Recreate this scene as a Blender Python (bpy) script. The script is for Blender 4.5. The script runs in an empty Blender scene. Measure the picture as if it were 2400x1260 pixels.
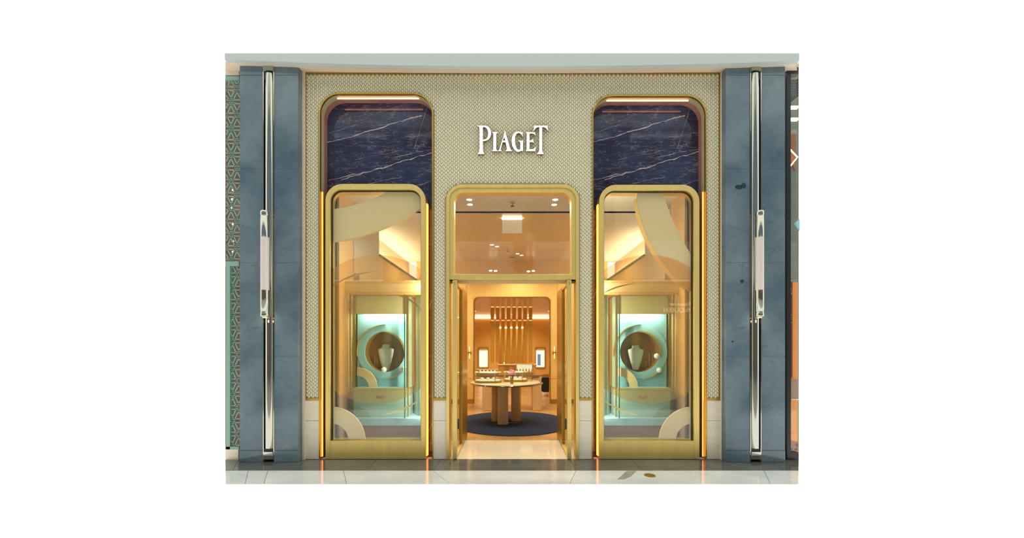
import bpy, bmesh, math, random
from mathutils import Vector, noise
random.seed(7)
C = bpy.context.scene.collection
S = bpy.context.scene
PI = math.pi

# ------------------------------------------------------------------ camera
FPX, DC, HC = 900.0, 5.625, 1.6875          # focal length in px of 2400, distance to facade, eye height
cam = bpy.data.cameras.new('camera'); co = bpy.data.objects.new('camera', cam); C.objects.link(co)
cam.sensor_width = 36; cam.lens = 36 * FPX / 2400; cam.shift_y = 175 / 2400; cam.clip_end = 200
co.location = (0, -DC, HC); co.rotation_euler = (PI / 2, 0, 0); S.camera = co
S.view_settings.view_transform = 'Standard'; S.view_settings.look = 'None'
S.view_settings.gamma = 1; S.view_settings.use_curve_mapping = False
S.view_settings.exposure = 0.0
S.cycles.use_denoising = True
S.cycles.max_bounces = 8; S.cycles.transparent_max_bounces = 16
S.cycles.caustics_reflective = False; S.cycles.caustics_refractive = False
S.cycles.sample_clamp_indirect = 4.0
# ------------------------------------------------------------------ world: the bright white daylight of the mall
W = bpy.data.worlds.new('daylight'); S.world = W; W.use_nodes = True
W.node_tree.nodes['Background'].inputs[0].default_value = (1.0, 1.0, 0.985, 1)
W.node_tree.nodes['Background'].inputs[1].default_value = 1.55


def lin(c):
    return tuple(((v / 255) / 12.92 if v / 255 <= .04045 else ((v / 255 + .055) / 1.055) ** 2.4) for v in c)


def PX(px, y=0.0): return (px - 1200) * (DC + y) / FPX
def PZ(py, y=0.0): return HC - (py - 805) * (DC + y) / FPX
def P2(px, py, y): return (PX(px, y), PZ(py, y))


# ------------------------------------------------------------------ materials
def mat(name, rgb, rough=.5, metal=0, emis=None, estr=0, var=0, vscale=6, bump=0, bscale=80, coat=0, spec=.5, stretch=(1, 1, 1)):
    m = bpy.data.materials.new(name); m.use_nodes = True
    nt = m.node_tree; b = nt.nodes['Principled BSDF']
    c = lin(rgb)
    b.inputs['Base Color'].default_value = (*c, 1); b.inputs['Roughness'].default_value = rough
    b.inputs['Metallic'].default_value = metal; b.inputs['Coat Weight'].default_value = coat
    b.inputs['Coat Roughness'].default_value = .05; b.inputs['Specular IOR Level'].default_value = spec
    if emis:
        b.inputs['Emission Color'].default_value = (*lin(emis), 1); b.inputs['Emission Strength'].default_value = estr
    if var or bump:
        tc = nt.nodes.new('ShaderNodeTexCoord'); mp = nt.nodes.new('ShaderNodeMapping')
        mp.inputs['Scale'].default_value = stretch
        nt.links.new(tc.outputs['Object'], mp.inputs[0])
    if var:
        n = nt.nodes.new('ShaderNodeTexNoise'); n.inputs['Scale'].default_value = vscale; n.inputs['Detail'].default_value = 6
        nt.links.new(mp.outputs[0], n.inputs['Vector'])
        r = nt.nodes.new('ShaderNodeMapRange'); r.inputs[1].default_value = .3; r.inputs[2].default_value = .7
        r.inputs[3].default_value = 1 - var; r.inputs[4].default_value = 1 + var
        nt.links.new(n.outputs[0], r.inputs[0])
        x = nt.nodes.new('ShaderNodeMix'); x.data_type = 'RGBA'; x.blend_type = 'MULTIPLY'; x.inputs[0].default_value = 1
        x.inputs[6].default_value = (*c, 1); nt.links.new(r.outputs[0], x.inputs[7])
        nt.links.new(x.outputs[2], b.inputs['Base Color'])
    if bump:
        n2 = nt.nodes.new('ShaderNodeTexNoise'); n2.inputs['Scale'].default_value = bscale
        nt.links.new(mp.outputs[0], n2.inputs['Vector'])
        bp = nt.nodes.new('ShaderNodeBump'); bp.inputs['Strength'].default_value = bump; bp.inputs['Distance'].default_value = .01
        nt.links.new(n2.outputs[0], bp.inputs['Height']); nt.links.new(bp.outputs[0], b.inputs['Normal'])
    return m


def glass_mat(name, tint=(255, 255, 255), refl=.05, opaque=0, col=(255, 255, 255)):
    m = bpy.data.materials.new(name); m.use_nodes = True; nt = m.node_tree; nt.nodes.clear()
    out = nt.nodes.new('ShaderNodeOutputMaterial')
    tr = nt.nodes.new('ShaderNodeBsdfTransparent'); tr.inputs[0].default_value = (*lin(tint), 1)
    gl = nt.nodes.new('ShaderNodeBsdfGlossy'); gl.inputs['Roughness'].default_value = .01
    fr = nt.nodes.new('ShaderNodeLayerWeight'); fr.inputs['Blend'].default_value = .12
    mr = nt.nodes.new('ShaderNodeMapRange'); mr.inputs[3].default_value = refl; mr.inputs[4].default_value = .85
    nt.links.new(fr.outputs['Facing'], mr.inputs[0])
    pw = nt.nodes.new('ShaderNodeMath'); pw.operation = 'POWER'; pw.inputs[1].default_value = 3
    nt.links.new(fr.outputs['Facing'], pw.inputs[0]); nt.links.new(pw.outputs[0], mr.inputs[0])
    base = tr.outputs[0]
    if opaque:
        df = nt.nodes.new('ShaderNodeBsdfDiffuse'); df.inputs[0].default_value = (*lin(col), 1)
        m0 = nt.nodes.new('ShaderNodeMixShader'); m0.inputs[0].default_value = opaque
        nt.links.new(base, m0.inputs[1]); nt.links.new(df.outputs[0], m0.inputs[2]); base = m0.outputs[0]
    mx = nt.nodes.new('ShaderNodeMixShader')
    nt.links.new(mr.outputs[0], mx.inputs[0]); nt.links.new(base, mx.inputs[1]); nt.links.new(gl.outputs[0], mx.inputs[2])
    nt.links.new(mx.outputs[0], out.inputs[0])
    return m


def N(nt, kind, **kw):
    n = nt.nodes.new(kind)
    for k, v in kw.items(): setattr(n, k, v)
    return n


def math_n(nt, op, a, b=None, c=None):
    n = nt.nodes.new('ShaderNodeMath'); n.operation = op
    for i, v in enumerate((a, b, c)):
        if v is None: continue
        if isinstance(v, (int, float)): n.inputs[i].default_value = v
        else: nt.links.new(v, n.inputs[i])
    return n.outputs[0]


def marble_vein_mat(name, base_a, base_b, vein_col, veins, rough=.06, net=.5, speck=.5, seed=0.0, netscale=3.0, sharp=130.0, net2=0.0):
    """polished marble; veins = (x0, z0, slope, width, strength, xa, xb) in object coordinates"""
    m = bpy.data.materials.new(name); m.use_nodes = True; nt = m.node_tree; b = nt.nodes['Principled BSDF']
    b.inputs['Roughness'].default_value = rough
    tc = N(nt, 'ShaderNodeTexCoord'); sp = N(nt, 'ShaderNodeSeparateXYZ'); nt.links.new(tc.outputs['Object'], sp.inputs[0])
    mp = N(nt, 'ShaderNodeMapping'); mp.inputs['Location'].default_value = (seed, seed * .7, seed * .3)
    nt.links.new(tc.outputs['Object'], mp.inputs[0])
    wob = N(nt, 'ShaderNodeTexNoise'); wob.inputs['Scale'].default_value = 5; wob.inputs['Detail'].default_value = 8
    wob.inputs['Roughness'].default_value = .62
    nt.links.new(mp.outputs[0], wob.inputs['Vector'])
    w0 = math_n(nt, 'SUBTRACT', wob.outputs[0], .5)
    brk = N(nt, 'ShaderNodeTexNoise'); brk.inputs['Scale'].default_value = 7; brk.inputs['Detail'].default_value = 6
    nt.links.new(mp.outputs[0], brk.inputs['Vector'])
    bk = N(nt, 'ShaderNodeMapRange'); bk.inputs[1].default_value = .35; bk.inputs[2].default_value = .65
    bk.inputs[3].default_value = .25; bk.inputs[4].default_value = 1.15
    nt.links.new(brk.outputs[0], bk.inputs[0])
    total = None
    for (x0, z0, s, wd, st, xa, xb) in veins:
        d = math_n(nt, 'SUBTRACT', sp.outputs[0], x0)
        line = math_n(nt, 'MULTIPLY_ADD', d, s, z0)
        line = math_n(nt, 'MULTIPLY_ADD', w0, .10, line)
        dist = math_n(nt, 'ABSOLUTE', math_n(nt, 'SUBTRACT', sp.outputs[2], line))
        wv = math_n(nt, 'MULTIPLY', bk.outputs[0], wd)
        v = math_n(nt, 'SUBTRACT', 1.0, math_n(nt, 'DIVIDE', dist, wv))
        v = math_n(nt, 'MULTIPLY', math_n(nt, 'MAXIMUM', v, 0.0), st)
        g = math_n(nt, 'MULTIPLY', math_n(nt, 'GREATER_THAN', sp.outputs[0], xa), math_n(nt, 'LESS_THAN', sp.outputs[0], xb))
        v = math_n(nt, 'MULTIPLY', v, g)
        total = v if total is None else math_n(nt, 'MAXIMUM', total, v)
    # fine broken net of veins
    mp2 = N(nt, 'ShaderNodeMapping'); mp2.inputs['Scale'].default_value = (1, 1, 2.2); mp2.inputs['Rotation'].default_value = (0, -.3, 0)
    mp2.inputs['Location'].default_value = (seed * 1.3, 0, seed)
    nt.links.new(tc.outputs['Object'], mp2.inputs[0])
    dn = N(nt, 'ShaderNodeTexNoise'); dn.inputs['Scale'].default_value = netscale; dn.inputs['Detail'].default_value = 9
    dn.inputs['Roughness'].default_value = .7
    nt.links.new(mp2.outputs[0], dn.inputs['Vector'])
    r1 = math_n(nt, 'ABSOLUTE', math_n(nt, 'SUBTRACT', dn.outputs[0], .5))
    r1 = math_n(nt, 'SUBTRACT', 1.0, math_n(nt, 'MULTIPLY', r1, sharp))
    r1 = math_n(nt, 'MAXIMUM', r1, 0.0)
    mk = N(nt, 'ShaderNodeMapRange'); mk.inputs[1].default_value = .5; mk.inputs[2].default_value = .68
    nt.links.new(brk.outputs[0], mk.inputs[0])
    r1 = math_n(nt, 'MULTIPLY', math_n(nt, 'MULTIPLY', r1, mk.outputs[0]), net)
    total = r1 if total is None else math_n(nt, 'MAXIMUM', total, r1)
    if net2:                                              # steep hairline scratches
        for rot, loc in ((-1.25, 3.1), (.35, 7.7), (-.34, 1.9)):
            mp3 = N(nt, 'ShaderNodeMapping'); mp3.inputs['Rotation'].default_value = (0, rot, 0); mp3.inputs['Scale'].default_value = (.35, 1, 2.6)
            mp3.inputs['Location'].default_value = (loc, 0, loc * .6); nt.links.new(tc.outputs['Object'], mp3.inputs[0])
            d3 = N(nt, 'ShaderNodeTexNoise'); d3.inputs['Scale'].default_value = 3.2; d3.inputs['Detail'].default_value = 5; nt.links.new(mp3.outputs[0], d3.inputs['Vector'])
            r3 = math_n(nt, 'SUBTRACT', 1.0, math_n(nt, 'MULTIPLY', math_n(nt, 'ABSOLUTE', math_n(nt, 'SUBTRACT', d3.outputs[0], .52)), 220.0))
            r3 = math_n(nt, 'MULTIPLY', math_n(nt, 'MULTIPLY', math_n(nt, 'MAXIMUM', r3, 0.0), bk.outputs[0]), net2)
            total = math_n(nt, 'MAXIMUM', total, r3)
    # fine speckle
    fs = N(nt, 'ShaderNodeTexNoise'); fs.inputs['Scale'].default_value = 60; fs.inputs['Detail'].default_value = 4
    nt.links.new(tc.outputs['Object'], fs.inputs['Vector'])
    f1 = math_n(nt, 'MULTIPLY', math_n(nt, 'MAXIMUM', math_n(nt, 'SUBTRACT', fs.outputs[0], .62), 0.0), speck * 3)
    total = math_n(nt, 'MINIMUM', math_n(nt, 'ADD', total, f1), 1.0)
    cl = N(nt, 'ShaderNodeTexNoise'); cl.inputs['Scale'].default_value = 1.7; cl.inputs['Detail'].default_value = 7
    nt.links.new(mp.outputs[0], cl.inputs['Vector'])
    cr = N(nt, 'ShaderNodeMapRange'); cr.inputs[1].default_value = .35; cr.inputs[2].default_value = .65
    nt.links.new(cl.outputs[0], cr.inputs[0])
    mxa = N(nt, 'ShaderNodeMix', data_type='RGBA'); mxa.inputs[6].default_value = (*lin(base_a), 1); mxa.inputs[7].default_value = (*lin(base_b), 1)
    nt.links.new(cr.outputs[0], mxa.inputs[0])
    mxb = N(nt, 'ShaderNodeMix', data_type='RGBA'); mxb.inputs[7].default_value = (*lin(vein_col), 1)
    nt.links.new(mxa.outputs[2], mxb.inputs[6]); nt.links.new(total, mxb.inputs[0])
    nt.links.new(mxb.outputs[2], b.inputs['Base Color'])
    return m


def plank_mat(name, a, b_, mortar, sx, sy, rough=.25):
    m = bpy.data.materials.new(name); m.use_nodes = True; nt = m.node_tree; b = nt.nodes['Principled BSDF']
    b.inputs['Roughness'].default_value = rough
    tc = N(nt, 'ShaderNodeTexCoord'); mp = N(nt, 'ShaderNodeMapping'); mp.inputs['Rotation'].default_value = (0, 0, PI / 4)
    nt.links.new(tc.outputs['Object'], mp.inputs[0])
    br = N(nt, 'ShaderNodeTexBrick'); br.inputs['Color1'].default_value = (*lin(a), 1); br.inputs['Color2'].default_value = (*lin(b_), 1)
    br.inputs['Mortar'].default_value = (*lin(mortar), 1); br.inputs['Scale'].default_value = 1
    br.inputs['Brick Width'].default_value = sx; br.inputs['Row Height'].default_value = sy; br.inputs['Mortar Size'].default_value = .002
    nt.links.new(mp.outputs[0], br.inputs[0]); nt.links.new(br.outputs[0], b.inputs['Base Color'])
    return m


gold = mat('satin_gold', (234, 206, 124), .46, .82, var=.05, vscale=2, stretch=(6, 6, .3))
gold_deep = mat('deep_gold', (196, 158, 70), .38, 1, var=.06, vscale=2)
brass = mat('polished_brass', (240, 212, 140), .3, .75)
chrome = mat('polished_chrome', (184, 182, 168), .08, 1)
black_metal = mat('black_metal', (38, 40, 38), .35, .3)
dark_gap = mat('dark_gap', (22, 22, 20), .7)
cream_leaf = mat('cream_leaf', (226, 219, 190), .5, var=.03, vscale=9)
tan_back = mat('tan_panel', (176, 163, 120), .6)
cream_stone = mat('cream_stone', (229, 217, 189), .22, var=.06, vscale=3, stretch=(.6, 1, 5))
plaster = mat('warm_plaster', (228, 208, 184), .7)
white_plaster = mat('white_plaster', (194, 203, 197), .75, var=.01)
blue_stone = marble_vein_mat('blue_grey_stone', (79, 99, 108), (111, 128, 133), (44, 56, 62), [], rough=.12, net=.5, speck=.0, netscale=1.1, sharp=60)
white_marble = marble_vein_mat('white_marble_floor', (204, 208, 203), (220, 222, 216), (138, 146, 146), [], rough=.1, net=.8, speck=.0, netscale=1.4, seed=4)
dark_floor = marble_vein_mat('grey_polished_floor', (78, 80, 76), (98, 98, 90), (140, 138, 128), [], rough=.07, net=.35, speck=.05, netscale=1.2, seed=9)
threshold_stone = mat('beige_polished_stone', (226, 208, 178), .08, var=.03, vscale=3)
wood_floor = plank_mat('oak_floor', (196, 150, 96), (180, 132, 80), (150, 108, 62), .7, .12)
peach = mat('peach_wall', (226, 196, 138), .45, var=.015, vscale=2)
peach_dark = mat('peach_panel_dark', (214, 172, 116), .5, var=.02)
ceil_m = mat('shop_ceiling_paint', (222, 208, 186), .6)
ceil_peach = mat('peach_ceiling_paint', (216, 186, 134), .3)
taupe = mat('taupe_wall', (206, 192, 170), .55)
clear_glass = glass_mat('clear_glass', (246, 250, 246), .045)
door_glass = glass_mat('door_glass', (248, 248, 244), .06)
film_peach = glass_mat('peach_film', (255, 240, 215), .0, .16, (240, 200, 145))
band_cream = mat('cream_lacquer', (255, 212, 158), .45)
teal = mat('pale_teal', (150, 200, 212), .4)
teal_grey = mat('teal_grey', (172, 194, 182), .45)
teal_light = mat('light_teal', (166, 210, 216), .4)
rose_taupe = mat('rose_taupe', (176, 140, 116), .35, var=.02)
bronze = mat('bronze_drum', (190, 142, 70), .4, .25)
bust_m = mat('bust_leatherette', (232, 228, 206), .6)
pearl_m = mat('pearl', (246, 244, 238), .15, coat=.5)
warm_led = mat('warm_led', (255, 200, 120), .5, emis=(255, 150, 56), estr=4)
pink_led = mat('pink_led', (255, 214, 190), .5, emis=(255, 176, 136), estr=6)
cove_led = mat('cove_led', (255, 236, 205), .5, emis=(255, 226, 180), estr=7)
cove_bright = mat('cove_bright', (255, 240, 215), .5, emis=(255, 232, 196), estr=16)
lamp_white = mat('lamp_white', (255, 250, 235), .5, emis=(255, 240, 214), estr=9)
display_white = mat('lit_display', (255, 250, 240), .5, emis=(255, 238, 210), estr=.95)
frosted = mat('frosted_ribbed_glass', (206, 196, 190), .3, emis=(255, 200, 170), estr=.06, var=.05, vscale=60, stretch=(6, 6, .1))
sconce_glow = mat('sconce_glow', (255, 220, 170), .5, emis=(255, 206, 130), estr=.7)
white_face = mat('lit_white_letter', (255, 255, 252), .4, emis=(255, 255, 250), estr=.75)
oak = mat('oak_veneer', (226, 186, 130), .45, var=.06, vscale=4, stretch=(8, 8, .4))
rug_m = mat('navy_rug', (29, 42, 72), .95, var=.22, vscale=5, bump=.4, bscale=300, stretch=(.6, 3, 1))
navy_fabric = mat('navy_fabric', (26, 34, 44), .9)
pink_petal = mat('pink_petal', (226, 150, 160), .7, var=.1, vscale=30)
leaf_green = mat('leaf_green', (86, 110, 60), .7)
lattice_m = mat('green_lattice_paint', (140, 172, 154), .45)
dim_brown = mat('dim_brown_wall', (112, 84, 60), .6, var=.35, vscale=7)
pink_panel = mat('pink_panel', (232, 188, 160), .5)
orange_back = mat('backlit_orange', (214, 140, 70), .5, emis=(224, 132, 48), estr=.35, var=.12, vscale=3)
orange_dim = mat('copper_panel', (170, 96, 56), .45, var=.1)
olive_gap = mat('olive_bronze', (150, 130, 66), .4, .8)
grey_wall = mat('grey_wall', (150, 152, 146), .7)
amber_gold = mat('amber_gold_slat', (226, 176, 74), .35, .35)
peach_portal = mat('peach_portal_wall', (226, 188, 112), .4)
crystal = glass_mat('crystal', (255, 246, 220), .15)
amber_glass = glass_mat('amber_glass', (238, 196, 96), .12, .35, (206, 158, 60))

LV = [(-.79, 4.73, .302, .011, 1.0, -.82, .62), (-.79, 4.875, .33, .006, .6, -.8, -.36), (-.8, 4.175, .19, .009, .9, -.8, -.2),
      (-.25, 4.275, .175 + .13, .011, 1.0, -.6, .82), (.35, 4.55, .2, .005, .6, .2, .82), (.45, 4.83, .14, .005, .55, .3, .82),
      (-.55, 4.04, .2, .005, .6, -.6, .3), (.45, 4.05, .32, .007, .8, .2, .82), (-.8, 4.93, .34, .003, .4, -.2, .7),
      (.55, 4.8, 3.2, .02, .45, .5, .72), (-.3, 4.5, .2, .003, .5, -.4, .3), (-.8, 3.2, 3.4, .03, .6, -.82, -.68),
      (.72, 2.2, 3.0, .02, .7, .68, .82), (.72, .35, 2.6, .02, .8, .68, .82), (-.8, 2.3, 2.6, .02, .6, -.82, -.68)]
marble_n = marble_vein_mat('navy_marble', (42, 38, 58), (52, 60, 88), (226, 208, 206), LV, rough=.05, net2=.28, net=.45, speck=.35, seed=2.3, netscale=3.4)


marble_ret = marble_vein_mat('led_pink_marble', (158, 104, 90), (176, 124, 106), (226, 200, 190), [], rough=.12, net=.7, speck=.2, seed=6, netscale=3)  # LED glow put into the colour: return marble painted paler and pinker


# ------------------------------------------------------------------ mesh helpers
class MB:
    def __init__(s): s.v = []; s.f = []; s.mi = []

    def add(s, vs, fs, mi=0):
        o = len(s.v); s.v += [tuple(p) for p in vs]; s.f += [tuple(i + o for i in f) for f in fs]; s.mi += [mi] * len(fs); return s

    def box(s, x0, x1, y0, y1, z0, z1):
        x0, x1 = min(x0, x1), max(x0, x1); y0, y1 = min(y0, y1), max(y0, y1); z0, z1 = min(z0, z1), max(z0, z1)
        return s.add([(x0, y0, z0), (x1, y0, z0), (x1, y1, z0), (x0, y1, z0), (x0, y0, z1), (x1, y0, z1), (x1, y1, z1), (x0, y1, z1)],
                     [(3, 2, 1, 0), (4, 5, 6, 7), (0, 1, 5, 4), (1, 2, 6, 5), (2, 3, 7, 6), (3, 0, 4, 7)])

    def prism(s, poly, y0, y1):                       # poly in (x,z), thickness along y
        n = len(poly)
        if sum(poly[i][0] * poly[(i + 1) % n][1] - poly[(i + 1) % n][0] * poly[i][1] for i in range(n)) < 0: poly = poly[::-1]
        vs = [(x, y0, z) for x, z in poly] + [(x, y1, z) for x, z in poly]
        fs = [tuple(range(n)), tuple(range(2 * n - 1, n - 1, -1))] + [(i, i + n, (i + 1) % n + n, (i + 1) % n) for i in range(n)]
        return s.add(vs, fs)

    def flat(s, poly, z0, z1):                         # poly in (x,y), thickness along z
        n = len(poly)
        if sum(poly[i][0] * poly[(i + 1) % n][1] - poly[(i + 1) % n][0] * poly[i][1] for i in range(n)) < 0: poly = poly[::-1]
        vs = [(x, y, z0) for x, y in poly] + [(x, y, z1) for x, y in poly]
        fs = [tuple(range(n - 1, -1, -1)), tuple(range(n, 2 * n))] + [(i, (i + 1) % n, (i + 1) % n + n, i + n) for i in range(n)]
        return s.add(vs, fs)

    def ring(s, outer, inner, y0, y1):                 # closed loops (x,z) of equal length
        n = len(outer)
        vs = [(x, y0, z) for x, z in outer] + [(x, y0, z) for x, z in inner] + [(x, y1, z) for x, z in outer] + [(x, y1, z) for x, z in inner]
        fs = []
        for i in range(n):
            j = (i + 1) % n
            fs += [(i, j, n + j, n + i), (2 * n + j, 2 * n + i, 3 * n + i, 3 * n + j), (j, i, 2 * n + i, 2 * n + j), (n + i, n + j, 3 * n + j, 3 * n + i)]
        return s.add(vs, fs)

    def strip(s, a, b, y0, y1):                        # open band between two polylines (x,z)
        n = len(a)
        vs = [(x, y0, z) for x, z in a] + [(x, y0, z) for x, z in b] + [(x, y1, z) for x, z in a] + [(x, y1, z) for x, z in b]
        fs = []
        for i in range(n - 1):
            j = i + 1
            fs += [(i, j, n + j, n + i), (2 * n + j, 2 * n + i, 3 * n + i, 3 * n + j), (j, i, 2 * n + i, 2 * n + j), (n + i, n + j, 3 * n + j, 3 * n + i)]
        fs += [(0, n, 3 * n, 2 * n), (n - 1, 2 * n + n - 1, 3 * n + n - 1, n + n - 1)]
        return s.add(vs, fs)

    def lathe(s, prof, cx, cy, n=32, sx=1, sy=1):      # prof (r,z)
        vs = []; fs = []
        for r, z in prof:
            for k in range(n):
                a = 2 * PI * k / n; vs.append((cx + r * sx * math.cos(a), cy + r * sy * math.sin(a), z))
        m = len(prof)
        for i in range(m - 1):
            for k in range(n):
                l = (k + 1) % n; fs.append((i * n + k, i * n + l, (i + 1) * n + l, (i + 1) * n + k))
        fs.append(tuple(range(n - 1, -1, -1))); fs.append(tuple((m - 1) * n + k for k in range(n)))
        return s.add(vs, fs)

    def cyl(s, cx, cy, r, z0, z1, n=24, sx=1, sy=1): return s.lathe([(r, z0), (r, z1)], cx, cy, n, sx, sy)

    def tube(s, path, r, n=8, closed=False):
        P = [Vector(p) for p in path]; m = len(P); vs = []; fs = []
        for i in range(m):
            t = (P[(i + 1) % m] - P[i - 1]) if closed else (P[min(i + 1, m - 1)] - P[max(i - 1, 0)])
            t.normalize(); up = Vector((0, 1, 0)) if abs(t.y) < .9 else Vector((1, 0, 0))
            u = t.cross(up).normalized(); w = t.cross(u)
            for k in range(n):
                a = 2 * PI * k / n; vs.append(P[i] + (u * math.cos(a) + w * math.sin(a)) * r)
        for i in range(m if closed else m - 1):
            j = (i + 1) % m
            for k in range(n):
                l = (k + 1) % n; fs.append((i * n + k, i * n + l, j * n + l, j * n + k))
        if not closed: fs.append(tuple(range(n - 1, -1, -1))); fs.append(tuple((m - 1) * n + k for k in range(n)))
        return s.add(vs, fs)

    def ball(s, cx, cy, cz, r, n=16, m=10, jitter=0):
        vs = []; fs = []
        for i in range(m + 1):
            t = PI * i / m
            for k in range(n):
                a = 2 * PI * k / n; q = r * (1 + (random.uniform(-jitter, jitter) if jitter else 0))
                vs.append((cx + q * math.sin(t) * math.cos(a), cy + q * math.sin(t) * math.sin(a), cz + q * math.cos(t)))
        for i in range(m):
            for k in range(n):
                l = (k + 1) % n; fs.append((i * n + k, (i + 1) * n + k, (i + 1) * n + l, i * n + l))
        return s.add(vs, fs)

    def build(s, name, material, parent=None, smooth=False, bevel=0, origin=None):
        me = bpy.data.meshes.new(name)
        if parent is not None:
            o = parent; off = Vector((0, 0, 0))
            while o: off += o.location; o = o.parent
        elif origin is not None: off = Vector(origin)
        else:
            xs = [p[0] for p in s.v]; ys = [p[1] for p in s.v]; zs = [p[2] for p in s.v]
            off = Vector(((min(xs) + max(xs)) / 2, (min(ys) + max(ys)) / 2, min(zs)))
        me.from_pydata([(p[0] - off.x, p[1] - off.y, p[2] - off.z) for p in s.v], [], s.f)
        mats = material if isinstance(material, (list, tuple)) else [material]
        for m in mats: me.materials.append(m)
        for p, mi in zip(me.polygons, s.mi): p.material_index = mi
        bm = bmesh.new(); bm.from_mesh(me); bmesh.ops.remove_doubles(bm, verts=bm.verts, dist=1e-6)
        bmesh.ops.recalc_face_normals(bm, faces=bm.faces); bm.to_mesh(me); bm.free()
        if smooth:
            for p in me.polygons: p.use_smooth = True
            me.set_sharp_from_angle(angle=math.radians(40))
        o = bpy.data.objects.new(name, me); C.objects.link(o)
        if parent is not None: o.parent = parent
        else: o.location = off
        if bevel:
            b = o.modifiers.new('bevel', 'BEVEL'); b.width = bevel; b.segments = 2; b.limit_method = 'ANGLE'
        return o


def empty(name, loc):
    o = bpy.data.objects.new(name, None); C.objects.link(o); o.location = loc; o.empty_display_size = .1; return o


def tag(o, label=None, cat=None, group=None, kind=None):
    if label: o['label'] = label
    if cat: o['category'] = cat
    if group: o['group'] = group
    if kind: o['kind'] = kind
    return o


def thing(name, loc, label, cat, group=None): return tag(empty(name, loc), label, cat, group)
def struct(o): o['kind'] = 'structure'; return o


def arc(cx, cz, r, a0, a1, n=16, rz=None):
    rz = r if rz is None else rz
    return [(cx + r * math.cos(math.radians(a0 + (a1 - a0) * i / n)), cz + rz * math.sin(math.radians(a0 + (a1 - a0) * i / n))) for i in range(n + 1)]


def rtop(x0, x1, z0, z1, r, n=12):                     # rectangle with rounded top corners, from bottom-right round to bottom-left
    return [(x1, z0)] + arc(x1 - r, z1 - r, r, 0, 90, n) + arc(x0 + r, z1 - r, r, 90, 180, n) + [(x0, z0)]


def rrect(x0, x1, z0, z1, r, n=6):
    return arc(x1 - r, z1 - r, r, 0, 90, n) + arc(x0 + r, z1 - r, r, 90, 180, n) + arc(x0 + r, z0 + r, r, 180, 270, n) + arc(x1 - r, z0 + r, r, 270, 360, n)


def circ3(a, b, c):
    (ax, ay), (bx, by), (cx, cy) = a, b, c
    d = 2 * (ax * (by - cy) + bx * (cy - ay) + cx * (ay - by))
    ux = ((ax * ax + ay * ay) * (by - cy) + (bx * bx + by * by) * (cy - ay) + (cx * cx + cy * cy) * (ay - by)) / d
    uy = ((ax * ax + ay * ay) * (cx - bx) + (bx * bx + by * by) * (ax - cx) + (cx * cx + cy * cy) * (bx - ax)) / d
    return ux, uy, math.hypot(ax - ux, ay - uy)


def clip_poly(poly, x0, x1, z0, z1):                   # Sutherland-Hodgman
    def cut(p, inside, inter):
        out = []
        for i in range(len(p)):
            a, b = p[i - 1], p[i]
            if inside(b):
                if not inside(a): out.append(inter(a, b))
                out.append(b)
            elif inside(a): out.append(inter(a, b))
        return out
    def ix(v): return lambda a, b: (v, a[1] + (b[1] - a[1]) * (v - a[0]) / (b[0] - a[0]))
    def iz(v): return lambda a, b: (a[0] + (b[0] - a[0]) * (v - a[1]) / (b[1] - a[1]), v)
    for ins, it in ((lambda p: p[0] >= x0, ix(x0)), (lambda p: p[0] <= x1, ix(x1)), (lambda p: p[1] >= z0, iz(z0)), (lambda p: p[1] <= z1, iz(z1))):
        if not poly: return poly
        poly = cut(poly, ins, it)
    return poly


def curve_shape(name, loops, y0, y1, mats, parent, bevel=0.0):
    """filled outline with holes, loops in (x,z); front face material 0, the rest material 1"""
    cu = bpy.data.curves.new(name, 'CURVE'); cu.dimensions = '2D'; cu.fill_mode = 'BOTH'; cu.extrude = abs(y1 - y0) / 2
    for lp in loops:
        sp = cu.splines.new('POLY'); sp.points.add(len(lp) - 1); sp.use_cyclic_u = True
        for p, (x, z) in zip(sp.points, lp): p.co = (x, z, 0, 1)
    t = bpy.data.objects.new('temporary', cu); C.objects.link(t)
    dg = bpy.context.evaluated_depsgraph_get(); me = bpy.data.meshes.new_from_object(t.evaluated_get(dg))
    bpy.data.objects.remove(t); bpy.data.curves.remove(cu)
    me.name = name
    off = Vector((0, 0, 0)); p = parent
    while p: off += p.location; p = p.parent
    ym = (y0 + y1) / 2
    for v in me.vertices:
        x, z, d = v.co; v.co = (x - off.x, ym - d - off.y, z - off.z)
    me.materials.clear()
    for m in mats: me.materials.append(m)
    for q in me.polygons: q.material_index = 0 if (q.normal.y < -.5 or len(mats) == 1) else 1
    o = bpy.data.objects.new(name, me); C.objects.link(o); o.parent = parent
    return o


# ==================================================================== SETTING
# ---- floors (cut where the photograph's view of them ends)
FRONT = -1.009
def floor_z(py): return HC * FPX / (py - 805) - DC      # y of a floor point seen at row py
Y_STRIP = floor_z(1102)
fl = struct(empty('floor', (0, 0, 0)))
MB().flat([(PX(528), .6), (PX(1872), .6), (PX(1872), 0), (672 * 4.65 / 900, FRONT + .04), (-672 * 4.65 / 900, FRONT + .04), (PX(528), 0)], -.012, -.0035).build('floor_bed', dark_gap, fl)
G = .0025
def tiles(bounds, ya, yb, pa, pb, m, name):
    for (a0, b0), (a1, b1) in zip(bounds[:-1], bounds[1:]):
        xa0, xa1 = PX(a0, ya), PX(a1, ya); xb0, xb1 = PX(b0, yb), PX(b1, yb)
        MB().flat([(xa0 + G, ya - G), (xa1 - G, ya - G), (xb1 - G, yb + G), (xb0 + G, yb + G)], -.003, 0).build(name, m, fl)
tiles([(528, 528), (560, 545), (720, 690), (883, 861), (1032, 1017), (1181, 1180), (1335, 1350), (1480, 1504), (1640, 1672), (1800, 1836), (1872, 1872)],
      0, Y_STRIP, 1075, 1102, dark_floor, 'tile')
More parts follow.
